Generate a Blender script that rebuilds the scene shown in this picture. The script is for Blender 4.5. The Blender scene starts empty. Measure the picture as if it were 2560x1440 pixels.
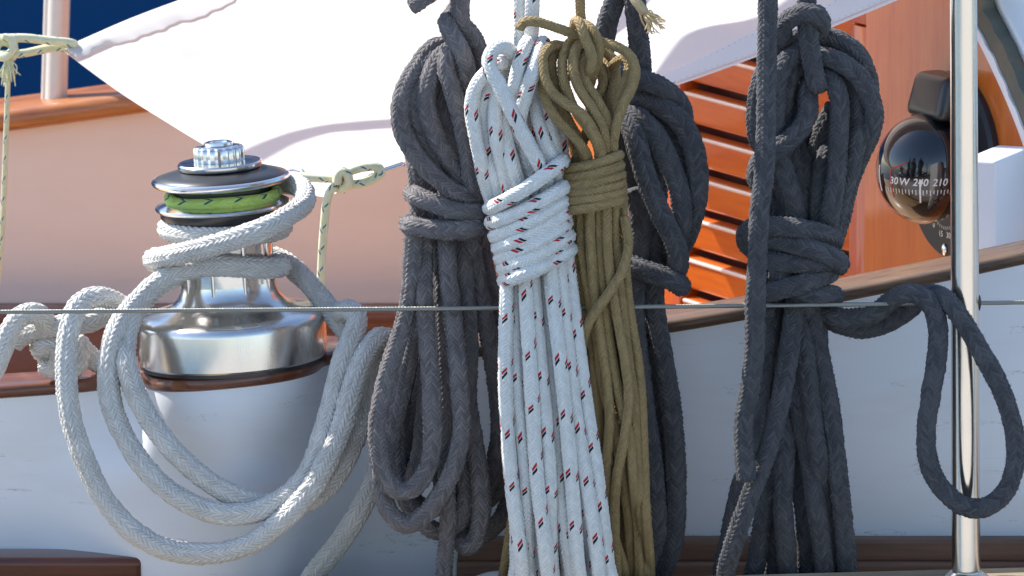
import bpy, bmesh, math, random
import numpy as np
from mathutils import Vector, Matrix

random.seed(4); RNG = np.random.default_rng(7)
S = bpy.context.scene
COL = S.collection

# ------------------------------------------------------------------ camera
PITCH = math.radians(10.0); DIST = 6.0; FRAME_W = 0.8533
FOCAL = 36 * DIST / FRAME_W
CAM = np.array([0, -DIST * math.cos(PITCH), DIST * math.sin(PITCH)])
FWD = np.array([0, math.cos(PITCH), -math.sin(PITCH)])
UPV = np.array([0, math.sin(PITCH), math.cos(PITCH)])
cd = bpy.data.cameras.new('camera'); cam = bpy.data.objects.new('camera', cd); COL.objects.link(cam)
cd.lens = FOCAL; cd.sensor_width = 36; cd.clip_end = 2000
cam.location = CAM; cam.rotation_euler = (math.pi / 2 - PITCH, 0, 0)
cd.dof.use_dof = True; cd.dof.focus_distance = 6.02; cd.dof.aperture_fstop = 26
S.camera = cam

# ------------------------------------------------------------------ light
TO_SUN = Vector((-0.59, 0.34, 0.75)).normalized()
w = bpy.data.worlds.new('World'); S.world = w; w.use_nodes = True
wn = w.node_tree.nodes; wl = w.node_tree.links
sky = wn.new('ShaderNodeTexSky'); sky.sky_type = 'NISHITA'; sky.sun_disc = False
sky.sun_elevation = math.asin(TO_SUN.z); sky.sun_rotation = math.atan2(TO_SUN.x, TO_SUN.y)
sky.air_density = 1.0; sky.dust_density = 0.7; sky.ozone_density = 1.3
wn['Background'].inputs[1].default_value = 0.15
wl.new(sky.outputs[0], wn['Background'].inputs[0])
sl = bpy.data.lights.new('sun', 'SUN'); sl.energy = 5.0; sl.angle = math.radians(0.53); sl.color = (1.0, 0.95, 0.87)
sun = bpy.data.objects.new('sun', sl); COL.objects.link(sun)
sun.rotation_euler = (-TO_SUN).to_track_quat('-Z', 'Y').to_euler()
S.view_settings.view_transform = 'Standard'; S.view_settings.look = 'None'
S.view_settings.exposure = 0.75; S.view_settings.gamma = 1.0
S.cycles.max_bounces = 8; S.cycles.diffuse_bounces = 4; S.cycles.glossy_bounces = 4

# ------------------------------------------------------------------ pixel helpers
K = 36.0 / FOCAL / 2560.0
def ray(px, py):
    return FWD + np.array([(px - 1280) * K, 0, 0]) - UPV * ((py - 720) * K)
def at(px, py, Y):
    d = ray(px, py); t = (Y - CAM[1]) / d[1]
    return CAM + d * t
def atz(px, py, z):
    d = ray(px, py); t = (z - CAM[2]) / d[2]
    return CAM + d * t

# ------------------------------------------------------------------ object helpers
def link(name, mesh, mat=None, parent=None, loc=None):
    o = bpy.data.objects.new(name, mesh); COL.objects.link(o)
    if mat is not None and mesh is not None and len(mesh.materials) == 0: mesh.materials.append(mat)
    if parent is not None: o.parent = parent
    if loc is not None: o.location = loc
    return o
def tag(o, label=None, cat=None, group=None, kind=None):
    if label: o['label'] = label
    if cat: o['category'] = cat
    if group: o['group'] = group
    if kind: o['kind'] = kind
    return o
def thing(name, label, cat, loc=(0, 0, 0), rot=(0, 0, 0), group=None):
    o = link(name, None, loc=tuple(loc)); o.rotation_euler = rot
    return tag(o, label, cat, group)
def base_of(p): return np.array(p.location) if p is not None else np.zeros(3)
def pydata(name, V, F, mat, parent=None, smooth=False, rel=True):
    """V in world space; stored relative to an unrotated parent"""
    V = np.asarray(V, float)
    if parent is not None and rel: V = V - base_of(parent)
    m = bpy.data.meshes.new(name); m.from_pydata(V.tolist(), [], F); m.update()
    if smooth: m.polygons.foreach_set('use_smooth', [True] * len(m.polygons))
    return link(name, m, mat, parent)
def bm_obj(name, bm, mat, parent=None, smooth=False, angle=None):
    m = bpy.data.meshes.new(name); bm.normal_update(); bm.to_mesh(m); bm.free()
    if smooth:
        m.polygons.foreach_set('use_smooth', [True] * len(m.polygons))
        if angle:
            m.set_sharp_from_angle(angle=math.radians(angle))
    return link(name, m, mat, parent)
def box_bm(x0, x1, y0, y1, z0, z1, bev=0.0, seg=2, bm=None):
    b = bmesh.new()
    r = bmesh.ops.create_cube(b, size=1)
    bmesh.ops.scale(b, vec=(x1 - x0, y1 - y0, z1 - z0), verts=b.verts)
    bmesh.ops.translate(b, vec=((x0 + x1) / 2, (y0 + y1) / 2, (z0 + z1) / 2), verts=b.verts)
    if bev > 0: bmesh.ops.bevel(b, geom=b.edges[:], offset=bev, segments=seg, affect='EDGES', profile=0.6)
    return b
def lathe(name, prof, mat, parent, n=96, angle=35, fn=None):
    V = []; F = []
    for (r, h) in prof:
        for k in range(n):
            a = 2 * math.pi * k / n
            rr = r if fn is None else fn(r, h, a)
            V.append((rr * math.cos(a), rr * math.sin(a), h))
    for i in range(len(prof) - 1):
        for k in range(n):
            F.append((i * n + k, i * n + (k + 1) % n, (i + 1) * n + (k + 1) % n, (i + 1) * n + k))
    F.append(tuple(reversed(range(n)))); F.append(tuple(range((len(prof) - 1) * n, len(prof) * n)))
    m = bpy.data.meshes.new(name); m.from_pydata(V, [], F); m.update()
    m.polygons.foreach_set('use_smooth', [True] * len(m.polygons)); m.set_sharp_from_angle(angle=math.radians(angle))
    return link(name, m, mat, parent)

# ------------------------------------------------------------------ node helpers
class NT:
    def __init__(s, name):
        s.mat = bpy.data.materials.new(name); s.mat.use_nodes = True
        s.t = s.mat.node_tree; s.n = s.t.nodes; s.l = s.t.links; s.p = s.n['Principled BSDF']
        s.out = s.n['Material Output']
    def m(s, op, a, b=None, c=None):
        nd = s.n.new('ShaderNodeMath'); nd.operation = op
        for i, v in enumerate((a, b, c)):
            if v is None: continue
            if isinstance(v, (int, float)): nd.inputs[i].default_value = v
            else: s.l.new(v, nd.inputs[i])
        return nd.outputs[0]
    def mix(s, f, a, b, blend='MIX'):
        nd = s.n.new('ShaderNodeMix'); nd.data_type = 'RGBA'; nd.blend_type = blend
        for i, v in ((0, f), (6, a), (7, b)):
            if isinstance(v, (int, float)): nd.inputs[i].default_value = v
            elif isinstance(v, tuple): nd.inputs[i].default_value = (*v[:3], 1)
            else: s.l.new(v, nd.inputs[i])
        return nd.outputs[2]
    def coord(s, which='Object', scale=(1, 1, 1), rot=(0, 0, 0)):
        tc = s.n.new('ShaderNodeTexCoord'); mp = s.n.new('ShaderNodeMapping')
        mp.inputs['Scale'].default_value = scale; mp.inputs['Rotation'].default_value = rot
        s.l.new(tc.outputs[which], mp.inputs[0]); return mp.outputs[0]
    def noise(s, vec, scale, detail=4, rough=0.55, dist=0.0):
        nd = s.n.new('ShaderNodeTexNoise'); nd.inputs['Scale'].default_value = scale
        nd.inputs['Detail'].default_value = detail; nd.inputs['Roughness'].default_value = rough
        nd.inputs['Distortion'].default_value = dist
        if vec is not None: s.l.new(vec, nd.inputs['Vector'])
        return nd.outputs[0]
    def ramp(s, f, stops):
        nd = s.n.new('ShaderNodeValToRGB'); e = nd.color_ramp.elements
        while len(e) < len(stops): e.new(0.5)
        for i, (p, c) in enumerate(stops):
            e[i].position = p; e[i].color = (*c[:3], 1) if isinstance(c, tuple) else (c, c, c, 1)
        s.l.new(f, nd.inputs[0]); return nd.outputs[0]
    def bump(s, h, strength=0.5, dist=0.001):
        nd = s.n.new('ShaderNodeBump'); nd.inputs['Strength'].default_value = strength
        nd.inputs['Distance'].default_value = dist; s.l.new(h, nd.inputs['Height'])
        s.l.new(nd.outputs[0], s.p.inputs['Normal']); return nd.outputs[0]
    def set(s, **kw):
        for k, v in kw.items():
            k = k.replace('_', ' ')
            if isinstance(v, (int, float)): s.p.inputs[k].default_value = v
            elif isinstance(v, tuple): s.p.inputs[k].default_value = (*v[:3], 1)
            else: s.l.new(v, s.p.inputs[k])
        return s

BRAID = {}
def rope_mat(name, col_a, col_b, NC, P, SL, bump_d=0.0012, flecks=(), rough=0.8, sheen=0.3, dirt=None, amp=0.0):
    t = NT(name); BRAID[name] = (NC, P, SL, amp)
    uv = t.n.new('ShaderNodeUVMap'); sp = t.n.new('ShaderNodeSeparateXYZ'); t.l.new(uv.outputs[0], sp.inputs[0])
    u, v = sp.outputs[0], sp.outputs[1]
    wob = t.noise(t.coord('Object'), 320, 2)
    c = t.m('MULTIPLY', v, NC); colm = t.m('FLOOR', c); fc = t.m('FRACT', c)
    par = t.m('MODULO', colm, 2.0); dr = t.m('MULTIPLY_ADD', par, -2.0, 1.0)
    sh = t.m('MULTIPLY', t.m('MULTIPLY', dr, t.m('SUBTRACT', fc, 0.5)), SL)
    tt = t.m('ADD', t.m('ADD', t.m('DIVIDE', u, P), sh), t.m('MULTIPLY_ADD', wob, 0.16, 500 - 0.08))
    tt = t.m('ADD', tt, t.m('MULTIPLY', par, 0.5))
    ft = t.m('FRACT', tt); idn = t.m('FLOOR', tt)
    a1 = t.m('POWER', t.m('ABSOLUTE', t.m('MULTIPLY_ADD', ft, 2.0, -1.0)), 2.5)
    b1 = t.m('POWER', t.m('ABSOLUTE', t.m('MULTIPLY_ADD', fc, 2.0, -1.0)), 3.0)
    h = t.m('MULTIPLY', t.m('SUBTRACT', 1.0, a1), t.m('MULTIPLY_ADD', b1, -0.6, 1.0))
    # fibres inside each yarn
    cmb = t.n.new('ShaderNodeCombineXYZ')
    t.l.new(t.m('MULTIPLY', ft, 5.0), cmb.inputs[0]); t.l.new(t.m('MULTIPLY', fc, 1.2), cmb.inputs[1])
    t.l.new(t.m('ADD', t.m('MULTIPLY', idn, 3.7), t.m('MULTIPLY', colm, 17.3)), cmb.inputs[2])
    fib = t.noise(cmb.outputs[0], 2.2, 3, 0.7)
    hh = t.m('ADD', h, t.m('MULTIPLY', fib, 0.55))
    wn_ = t.n.new('ShaderNodeTexWhiteNoise'); wn_.noise_dimensions = '2D'
    c2 = t.n.new('ShaderNodeCombineXYZ'); t.l.new(idn, c2.inputs[0]); t.l.new(colm, c2.inputs[1]); t.l.new(c2.outputs[0], wn_.inputs[0])
    big = t.noise(t.coord('Object'), 14, 4)
    f = t.m('ADD', t.m('MULTIPLY', wn_.outputs[0], 0.55), t.m('ADD', t.m('MULTIPLY', big, 0.4), t.m('MULTIPLY_ADD', fib, 1.2, -0.55)))
    colr = t.mix(f, col_a, col_b)
    if dirt is not None:
        dn = t.ramp(t.noise(t.coord('Object'), 26, 5, 0.65), [(0.5, 0.0), (0.72, 1.0)])
        colr = t.mix(t.m('MULTIPLY', dn, dirt[1]), colr, dirt[0])
    for (cols, per, off, rgb) in flecks:
        for ci in cols:
            isc = t.m('COMPARE', colm, float(ci), 0.1)
            md = t.m('MODULO', t.m('ADD', idn, off + ci * 3.0), float(per))
            isf = t.m('MULTIPLY', t.m('COMPARE', md, 0.0, 0.1), t.m('LESS_THAN', a1, 0.5))
            colr = t.mix(t.m('MULTIPLY', isc, isf), colr, rgb)
    t.set(Base_Color=colr, Roughness=rough, Sheen_Weight=sheen, Sheen_Roughness=0.5, Specular_IOR_Level=0.25)
    t.bump(hh, 1.0, bump_d)
    return t.mat

def wood_mat(name, a, b, c, grain=(1, 1, 1), sc=1.0, coat=0.6, rough=0.35, crough=0.08, wear=None, bump=0.0004):
    t = NT(name)
    v = t.coord('Object', grain)
    n1 = t.noise(v, 9 * sc, 5, 0.6, 0.6); n2 = t.noise(v, 60 * sc, 3, 0.6)
    n3 = t.noise(t.coord('Object'), 5, 3)
    f = t.m('ADD', t.m('MULTIPLY', n1, 0.6), t.m('MULTIPLY', n2, 0.4))
    col = t.ramp(f, [(0.32, a), (0.5, b), (0.68, c)])
    col = t.mix(t.m('MULTIPLY', n3, 0.35), col, a)
    if wear:
        wv = t.noise(t.coord('Object', (grain[0] * 2, grain[1] * 2, grain[2] * 2)), 14, 6, 0.7)
        col = t.mix(t.ramp(wv, [(0.50, 0.0), (0.60, 1.0)]), col, wear)
    t.set(Base_Color=col, Roughness=rough, Coat_Weight=coat, Coat_Roughness=crough)
    t.bump(t.m('ADD', n2, t.m('MULTIPLY', n1, 0.6)), 0.6, bump)
    return t.mat

def metal_mat(name, col=(0.72, 0.71, 0.69), rough=0.16, smudge=0.12, scale=(1, 1, 1)):
    t = NT(name)
    n = t.noise(t.coord('Object', scale), 90, 5, 0.65); n2 = t.noise(t.coord('Object'), 18, 3)
    t.set(Base_Color=col, Metallic=1.0, Roughness=t.m('MULTIPLY_ADD', t.m('MULTIPLY', n, n2), smudge * 3, rough - smudge * 0.4))
    t.bump(n, 0.15, 0.0003)
    return t.mat

def paint_mat(name, col, dirt=(0.35, 0.28, 0.2), amt=0.25, rough=0.35, spec=0.5, cracks=False, streak=(1, 1, 1)):
    t = NT(name)
    n = t.noise(t.coord('Object', streak), 12, 6, 0.65); n2 = t.noise(t.coord('Object'), 160, 3)
    f = t.ramp(n, [(0.48, 0.0), (0.8, 1.0)])
    c = t.mix(t.m('MULTIPLY', f, amt), col, dirt)
    if cracks:
        cr = t.noise(t.coord('Object', (1.2, 1, 9)), 5, 5, 0.6, 0.8)
        ln = t.m('LESS_THAN', t.m('ABSOLUTE', t.m('SUBTRACT', cr, 0.62)), 0.0022)
        c = t.mix(t.m('MULTIPLY', ln, 0.55), c, (0.25, 0.22, 0.2))
    t.set(Base_Color=c, Roughness=rough, Specular_IOR_Level=spec)
    t.bump(t.m('ADD', n2, t.m('MULTIPLY', n, 2.0)), 0.25, 0.0004)
    return t.mat

def plain(name, col, rough=0.5, metal=0.0, coat=0.0, spec=0.5):
    t = NT(name)
    n = t.noise(t.coord('Object'), 120, 4)
    t.set(Base_Color=t.mix(t.m('MULTIPLY', n, 0.25), col, tuple(x * 0.6 for x in col)), Roughness=rough, Metallic=metal, Coat_Weight=coat, Specular_IOR_Level=spec)
    return t.mat

M = {}
M['thick'] = rope_mat('thick_white_rope', (0.62, 0.60, 0.56), (0.80, 0.78, 0.74), 10, 0.0054, 1.6, 0.0012, dirt=((0.42, 0.36, 0.28), 0.35), amp=.0017)
M['fleck'] = rope_mat('flecked_white_rope', (0.68, 0.68, 0.65), (0.86, 0.86, 0.83), 8, 0.0034, 1.3, 0.0006, sheen=0.05, rough=0.6, amp=.0008,
                      flecks=[((1, 5), 14, 0, (0.55, 0.012, 0.02)), ((1, 5), 14, 13, (0.012, 0.012, 0.016)), ((3, 7), 14, 9, (0.55, 0.012, 0.02)), ((3, 7), 14, 8, (0.012, 0.012, 0.016))])
M['khaki'] = rope_mat('khaki_rope', (0.27, 0.185, 0.080), (0.42, 0.30, 0.14), 6, 0.0034, 1.3, 0.0007, sheen=0.05, rough=0.6, amp=.0007)
M['char'] = rope_mat('charcoal_rope', (0.095, 0.085, 0.088), (0.27, 0.245, 0.245), 8, 0.0044, 1.6, 0.0012, sheen=0.12, rough=0.8, amp=.0016)
M['navy'] = rope_mat('slate_rope', (0.042, 0.043, 0.052), (0.135, 0.133, 0.142), 8, 0.0044, 1.6, 0.0012, sheen=0.12, rough=0.8, amp=.0016)
M['lime'] = rope_mat('lime_line', (0.68, 0.71, 0.40), (0.88, 0.88, 0.68), 8, 0.0028, 1.4, 0.0006, sheen=0.1, flecks=[((1, 5), 7, 0, (0.03, 0.16, 0.26)), ((2, 6), 7, 3, (0.03, 0.16, 0.26))])
M['green'] = rope_mat('green_line', (0.30, 0.50, 0.08), (0.52, 0.70, 0.20), 8, 0.004, 1.6, 0.0008, sheen=0.1, flecks=[((1, 5), 6, 0, (0.01, 0.09, 0.13)), ((2, 6), 6, 3, (0.01, 0.09, 0.13))])
M['sand'] = rope_mat('sand_rope', (0.55, 0.38, 0.17), (0.80, 0.62, 0.36), 8, 0.0035, 1.6, 0.0009)
M['sandfib'] = plain('sand_fibre', (0.75, 0.56, 0.30), 0.8)
M['limefib'] = plain('lime_fibre', (0.72, 0.75, 0.48), 0.7)
M['thinw'] = rope_mat('thin_pale_line', (0.5, 0.55, 0.55), (0.75, 0.8, 0.8), 6, 0.003, 1.5, 0.0005)
M['wire'] = metal_mat('wire_steel', (0.36, 0.35, 0.31), 0.38, 0.1)
M['chrome'] = metal_mat('polished_steel', (0.76, 0.75, 0.73), 0.12, 0.14)
M['brushed'] = metal_mat('brushed_steel', (0.74, 0.72, 0.69), 0.17, 0.16, (1, 1, 0.15))
M['pole'] = metal_mat('pole_steel', (0.80, 0.75, 0.68), 0.12, 0.2, (1, 1, 0.12))
M['blackp'] = plain('black_plastic', (0.02, 0.02, 0.022), 0.32, coat=0.2)
M['blacksheen'] = plain('black_anodised', (0.055, 0.056, 0.06), 0.38, metal=0.6)
M['gloss'] = NT('glossy_black_dome').set(Base_Color=(0.006, 0.007, 0.009), Roughness=0.04, Coat_Weight=1.0, Coat_Roughness=0.02).mat
M['paint'] = paint_mat('white_topside_paint', (0.75, 0.79, 0.85), (0.55, 0.50, 0.45), 0.22, 0.32, cracks=True, streak=(0.6, 1, 2.5))
M['cream'] = paint_mat('cream_paint', (0.80, 0.67, 0.60), (0.70, 0.54, 0.46), 0.35, 0.4, streak=(0.6, 1, 2.5))
M['cabin'] = paint_mat('cabin_white_paint', (0.80, 0.82, 0.84), (0.6, 0.6, 0.6), 0.15, 0.3)
M['boxw'] = paint_mat('box_white', (0.80, 0.79, 0.82), (0.6, 0.6, 0.62), 0.12, 0.35)
M['rail'] = wood_mat('mahogany_cap', (0.055, 0.014, 0.006), (0.15, 0.042, 0.014), (0.28, 0.095, 0.032), (0.25, 3, 3), 1.0, 0.7, 0.4, 0.12)
M['railworn'] = wood_mat('worn_teak_cap', (0.045, 0.022, 0.012), (0.12, 0.062, 0.028), (0.21, 0.115, 0.05), (0.25, 3, 3), 1.0, 0.3, 0.5, 0.2, wear=(0.035, 0.022, 0.016))
M['railfar'] = wood_mat('varnished_far_cap', (0.25, 0.07, 0.015), (0.45, 0.155, 0.035), (0.60, 0.26, 0.07), (0.25, 3, 3), 1.0, 0.7, 0.4, 0.12)
M['plank'] = wood_mat('dark_teak_plank', (0.10, 0.052, 0.034), (0.20, 0.108, 0.068), (0.30, 0.17, 0.11), (0.25, 3, 3), 1.0, 0.1, 0.6, 0.3)
M['plankred'] = wood_mat('mahogany_plank', (0.05, 0.010, 0.005), (0.12, 0.026, 0.010), (0.20, 0.052, 0.018), (0.25, 3, 3), 1.0, 0.5, 0.4, 0.15)
M['mahdark'] = wood_mat('mahogany_panel', (0.06, 0.010, 0.004), (0.13, 0.026, 0.009), (0.20, 0.045, 0.014), (0.3, 3, 3), 1.0, 0.5, 0.4, 0.15)
M['door'] = wood_mat('varnished_mahogany_slat', (0.42, 0.070, 0.006), (0.58, 0.125, 0.010), (0.68, 0.18, 0.02), (0.3, 3, 3), 0.9, 0.9, 0.35, 0.07)
M['bulk'] = wood_mat('varnished_mahogany_panel', (0.42, 0.085, 0.008), (0.57, 0.145, 0.012), (0.64, 0.20, 0.025), (4, 4, 0.35), 0.9, 0.9, 0.35, 0.07)
M['bulkred'] = wood_mat('varnished_red_stile', (0.38, 0.055, 0.008), (0.50, 0.090, 0.012), (0.58, 0.13, 0.02), (4, 4, 0.35), 0.9, 0.9, 0.35, 0.07)
M['glintedge'] = plain('pale_glint_edge', (0.78, 0.66, 0.62), 0.2, coat=0.8)  # pale colour stands in for the white glints on the slats
M['dark'] = plain('dark_recess', (0.03, 0.012, 0.006), 0.7)
M['sole'] = wood_mat('teak_sole', (0.40, 0.22, 0.10), (0.52, 0.31, 0.15), (0.62, 0.40, 0.22), (0.3, 4, 3), 1.0, 0.2, 0.5, 0.2)
M['deck'] = wood_mat('teak_side_deck', (0.20, 0.15, 0.10), (0.30, 0.235, 0.165), (0.40, 0.33, 0.25), (0.3, 4, 3), 1.0, 0.0, 0.7, 0.3)
M['gasket'] = paint_mat('perished_gasket', (0.10, 0.105, 0.085), (0.28, 0.17, 0.09), 0.9, 0.6)
M['bounce_quay'] = paint_mat('bounce_concrete', (0.44, 0.42, 0.39), (0.30, 0.28, 0.25), 0.6, 0.8)
M['hull'] = NT('blue_hull_paint').set(Base_Color=(0.003, 0.070, 0.21), Roughness=0.35, Coat_Weight=0.1).mat
M['white'] = plain('white_enamel', (0.8, 0.8, 0.8), 0.3, coat=0.3)
M['print'] = plain('white_print', (0.75, 0.75, 0.75), 0.5)
M['red'] = plain('red_print', (0.45, 0.02, 0.03), 0.5)
M['brass'] = plain('tan_plate', (0.30, 0.17, 0.07), 0.4)
t = NT('sailcloth')
nz = t.noise(t.coord('Object', (1, 1, 1)), 7, 4); weave = t.noise(t.coord('Object', (1, 1, 1)), 900, 1)
t.set(Base_Color=t.mix(t.m('MULTIPLY', nz, 0.25), (0.83, 0.82, 0.81), (0.74, 0.72, 0.70)), Roughness=0.85, Specular_IOR_Level=0.2)
t.bump(weave, 0.2, 0.0003)
tr = t.n.new('ShaderNodeBsdfTranslucent'); tr.inputs[0].default_value = (0.80, 0.77, 0.73, 1)
mx = t.n.new('ShaderNodeMixShader'); mx.inputs[0].default_value = 0.38
t.l.new(t.p.outputs[0], mx.inputs[1]); t.l.new(tr.outputs[0], mx.inputs[2]); t.l.new(mx.outputs[0], t.out.inputs[0])
M['sail'] = t.mat
t = NT('sea_water')
t.set(Base_Color=(0.008, 0.06, 0.13), Roughness=0.12); t.bump(t.noise(t.coord('Object'), 1.5, 6), 0.6, 0.2)
M['water'] = t.mat

# ------------------------------------------------------------------ splines and rope tubes
def catmull(P, step):
    P = np.asarray(P, float)
    if len(P) == 2: P = np.array([P[0], P[0] * .66 + P[1] * .34, P[0] * .34 + P[1] * .66, P[1]])
    Q = np.vstack([2 * P[0] - P[1], P, 2 * P[-1] - P[-2]])
    out = []
    for i in range(1, len(Q) - 2):
        p0, p1, p2, p3 = Q[i - 1], Q[i], Q[i + 1], Q[i + 2]
        t0 = 0; t1 = t0 + max(1e-6, np.linalg.norm(p1 - p0)) ** .5
        t2 = t1 + max(1e-6, np.linalg.norm(p2 - p1)) ** .5; t3 = t2 + max(1e-6, np.linalg.norm(p3 - p2)) ** .5
        n = max(4, int(np.linalg.norm(p2 - p1) / (step * .4)) + 1)
        t = np.linspace(t1, t2, n, endpoint=False)[:, None]
        A1 = (t1 - t) / (t1 - t0) * p0 + (t - t0) / (t1 - t0) * p1
        A2 = (t2 - t) / (t2 - t1) * p1 + (t - t1) / (t2 - t1) * p2
        A3 = (t3 - t) / (t3 - t2) * p2 + (t - t2) / (t3 - t2) * p3
        B1 = (t2 - t) / (t2 - t0) * A1 + (t - t0) / (t2 - t0) * A2
        B2 = (t3 - t) / (t3 - t1) * A2 + (t - t1) / (t3 - t1) * A3
        out.append((t2 - t) / (t2 - t1) * B1 + (t - t1) / (t2 - t1) * B2)
    out.append(P[-1][None])
    C = np.vstack(out)
    s = np.concatenate([[0], np.cumsum(np.linalg.norm(np.diff(C, axis=0), axis=1))])
    n = max(3, int(round(s[-1] / step)) + 1)
    u = np.linspace(0, s[-1], n)
    return np.stack([np.interp(u, s, C[:, k]) for k in range(3)], 1)

def tube_mesh(name, C, r, mat, nseg=20, twist=None, fuzz=0, fuzz_len=0.0022, noise_amp=0.04, closed_ends=True, uscale=1.0, flat=None):
    n = len(C)
    T = np.gradient(C, axis=0); T /= np.linalg.norm(T, axis=1)[:, None] + 1e-12
    N = np.zeros_like(C); a = np.array([0.0, 0, 1]) if abs(T[0][2]) < .9 else np.array([1.0, 0, 0])
    v = a - T[0] * a.dot(T[0]); N[0] = v / np.linalg.norm(v)
    for i in range(1, n):
        v = N[i - 1] - T[i] * N[i - 1].dot(T[i]); N[i] = v / (np.linalg.norm(v) + 1e-12)
    B = np.cross(T, N)
    s = np.concatenate([[0], np.cumsum(np.linalg.norm(np.diff(C, axis=0), axis=1))])
    tw = (random.uniform(0, 6.28) if twist is None else twist) + s * random.uniform(-4, 4)
    R = np.full(n, r) if np.isscalar(r) else np.asarray(r, float).copy()
    ph = random.uniform(0, 9)
    R *= 1 + noise_amp * (np.sin(s * 95 + ph) * .5 + np.sin(s * 41 + 2 * ph) * .5)
    if closed_ends:
        for k, f in ((0, .55), (1, .88)):
            R[k] *= f; R[-1 - k] *= f
    ang = np.linspace(0, 2 * np.pi, nseg, endpoint=False)
    A = ang[None, :] + tw[:, None]
    off = np.cos(A)[..., None] * N[:, None, :] + np.sin(A)[..., None] * B[:, None, :]
    us = s * uscale + random.uniform(0, 1)
    NC_, P_, SL_, amp_ = BRAID.get(mat.name, (8, 1, 1, 0))
    if amp_ > 0: us = us + P_ * (.4 * np.sin(s * 70 + ph * 3) + .2 * np.sin(s * 171 + ph) + .1 * np.sin(s * 313 + ph * 5))
    RV = np.repeat(R[:, None], nseg, 1)
    if amp_ > 0:
        vq = np.arange(nseg)[None, :] / nseg * NC_ + 1e-6; cq = np.floor(vq); fq = vq - cq; pq = cq % 2
        tq = us[:, None] / P_ + (1 - 2 * pq) * (fq - .5) * SL_ + .5 * pq; iq = np.floor(tq); tq = tq - iq
        hq = (1 - np.abs(2 * tq - 1) ** 2.5) * (1 - .6 * np.abs(2 * fq - 1) ** 3)
        hs = np.sin(iq * 12.9898 + cq * 78.233) * 43758.5453; hs -= np.floor(hs)
        RV = RV + amp_ * (hq * (.7 + .6 * hs) - .62)
    V = (C[:, None, :] + off * RV[..., None]).reshape(-1, 3)
    V = np.vstack([V, C[0] - T[0] * 0, C[-1]])
    i = np.arange(n - 1)[:, None]; k = np.arange(nseg)[None, :]; k2 = (k + 1) % nseg
    Q = np.stack([i * nseg + k, i * nseg + k2, (i + 1) * nseg + k2, (i + 1) * nseg + k], -1).reshape(-1, 4)
    U = np.stack([np.broadcast_to(us[i], (n - 1, nseg)), np.broadcast_to(us[i], (n - 1, nseg)), np.broadcast_to(us[i + 1], (n - 1, nseg)), np.broadcast_to(us[i + 1], (n - 1, nseg))], -1)
    vv = np.broadcast_to(k / nseg, (n - 1, nseg)); vv2 = np.broadcast_to((k + 1) / nseg, (n - 1, nseg))
    W = np.stack([vv, vv2, vv2, vv], -1)
    uvq = np.stack([U, W], -1).reshape(-1, 2)
    kk = np.arange(nseg)
    c0 = np.stack([np.full(nseg, n * nseg), (kk + 1) % nseg, kk], -1)
    c1 = np.stack([np.full(nseg, n * nseg + 1), (n - 1) * nseg + kk, (n - 1) * nseg + (kk + 1) % nseg], -1)
    tris = np.vstack([c0, c1])
    uvt = np.zeros((len(tris) * 3, 2)); uvt[:, 0] = us[0]
    if fuzz > 0:
        nf = int(fuzz * s[-1] * r * 6.28)
        ii = RNG.integers(1, n - 1, nf); aa = RNG.uniform(0, 2 * np.pi, nf)
        o = np.cos(aa)[:, None] * N[ii] + np.sin(aa)[:, None] * B[ii]
        side = np.cross(T[ii], o)
        p = C[ii] + T[ii] * RNG.uniform(-.5, .5, nf)[:, None] * (s[-1] / n) + o * (R[ii] * .97)[:, None]
        dirv = o + T[ii] * RNG.normal(0, .7, nf)[:, None] + side * RNG.normal(0, .7, nf)[:, None]
        L = fuzz_len * RNG.uniform(.4, 1.3, nf) ** 1.5
        wv = np.cross(dirv, RNG.normal(0, 1, (nf, 3))); wv /= np.linalg.norm(wv, axis=1)[:, None] + 1e-9
        wdt = 0.0002
        fv = np.stack([p - wv * wdt, p + wv * wdt, p + dirv * L[:, None]], 1).reshape(-1, 3)
        b0 = len(V); V = np.vstack([V, fv])
        ft = b0 + np.arange(nf * 3).reshape(-1, 3)
        tris = np.vstack([tris, ft]); uf = np.zeros((nf * 3, 2)); uf[:, 0] = np.repeat(us[ii], 3); uf[:, 1] = np.repeat(aa / 6.2832, 3)
        uvt = np.vstack([uvt, uf])
    m = bpy.data.meshes.new(name)
    nq, nt = len(Q), len(tris)
    m.vertices.add(len(V)); m.vertices.foreach_set('co', V.astype(np.float32).ravel())
    m.loops.add(nq * 4 + nt * 3); m.loops.foreach_set('vertex_index', np.concatenate([Q.ravel(), tris.ravel()]).astype(np.int32))
    m.polygons.add(nq + nt)
    m.polygons.foreach_set('loop_start', np.concatenate([np.arange(nq) * 4, nq * 4 + np.arange(nt) * 3]).astype(np.int32))
    m.polygons.foreach_set('use_smooth', np.ones(nq + nt, bool))
    uvl = m.uv_layers.new(name='UVMap'); m.update(calc_edges=True)
    uvl.data.foreach_set('uv', np.vstack([uvq, uvt]).astype(np.float32).ravel())
    m.materials.append(mat)
    return m

class Strand:
    def __init__(s, name, W, r, fixed=False, ghost=False):
        s.name = name; s.W = W; s.r = r; s.fixed = fixed; s.ghost = ghost

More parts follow.
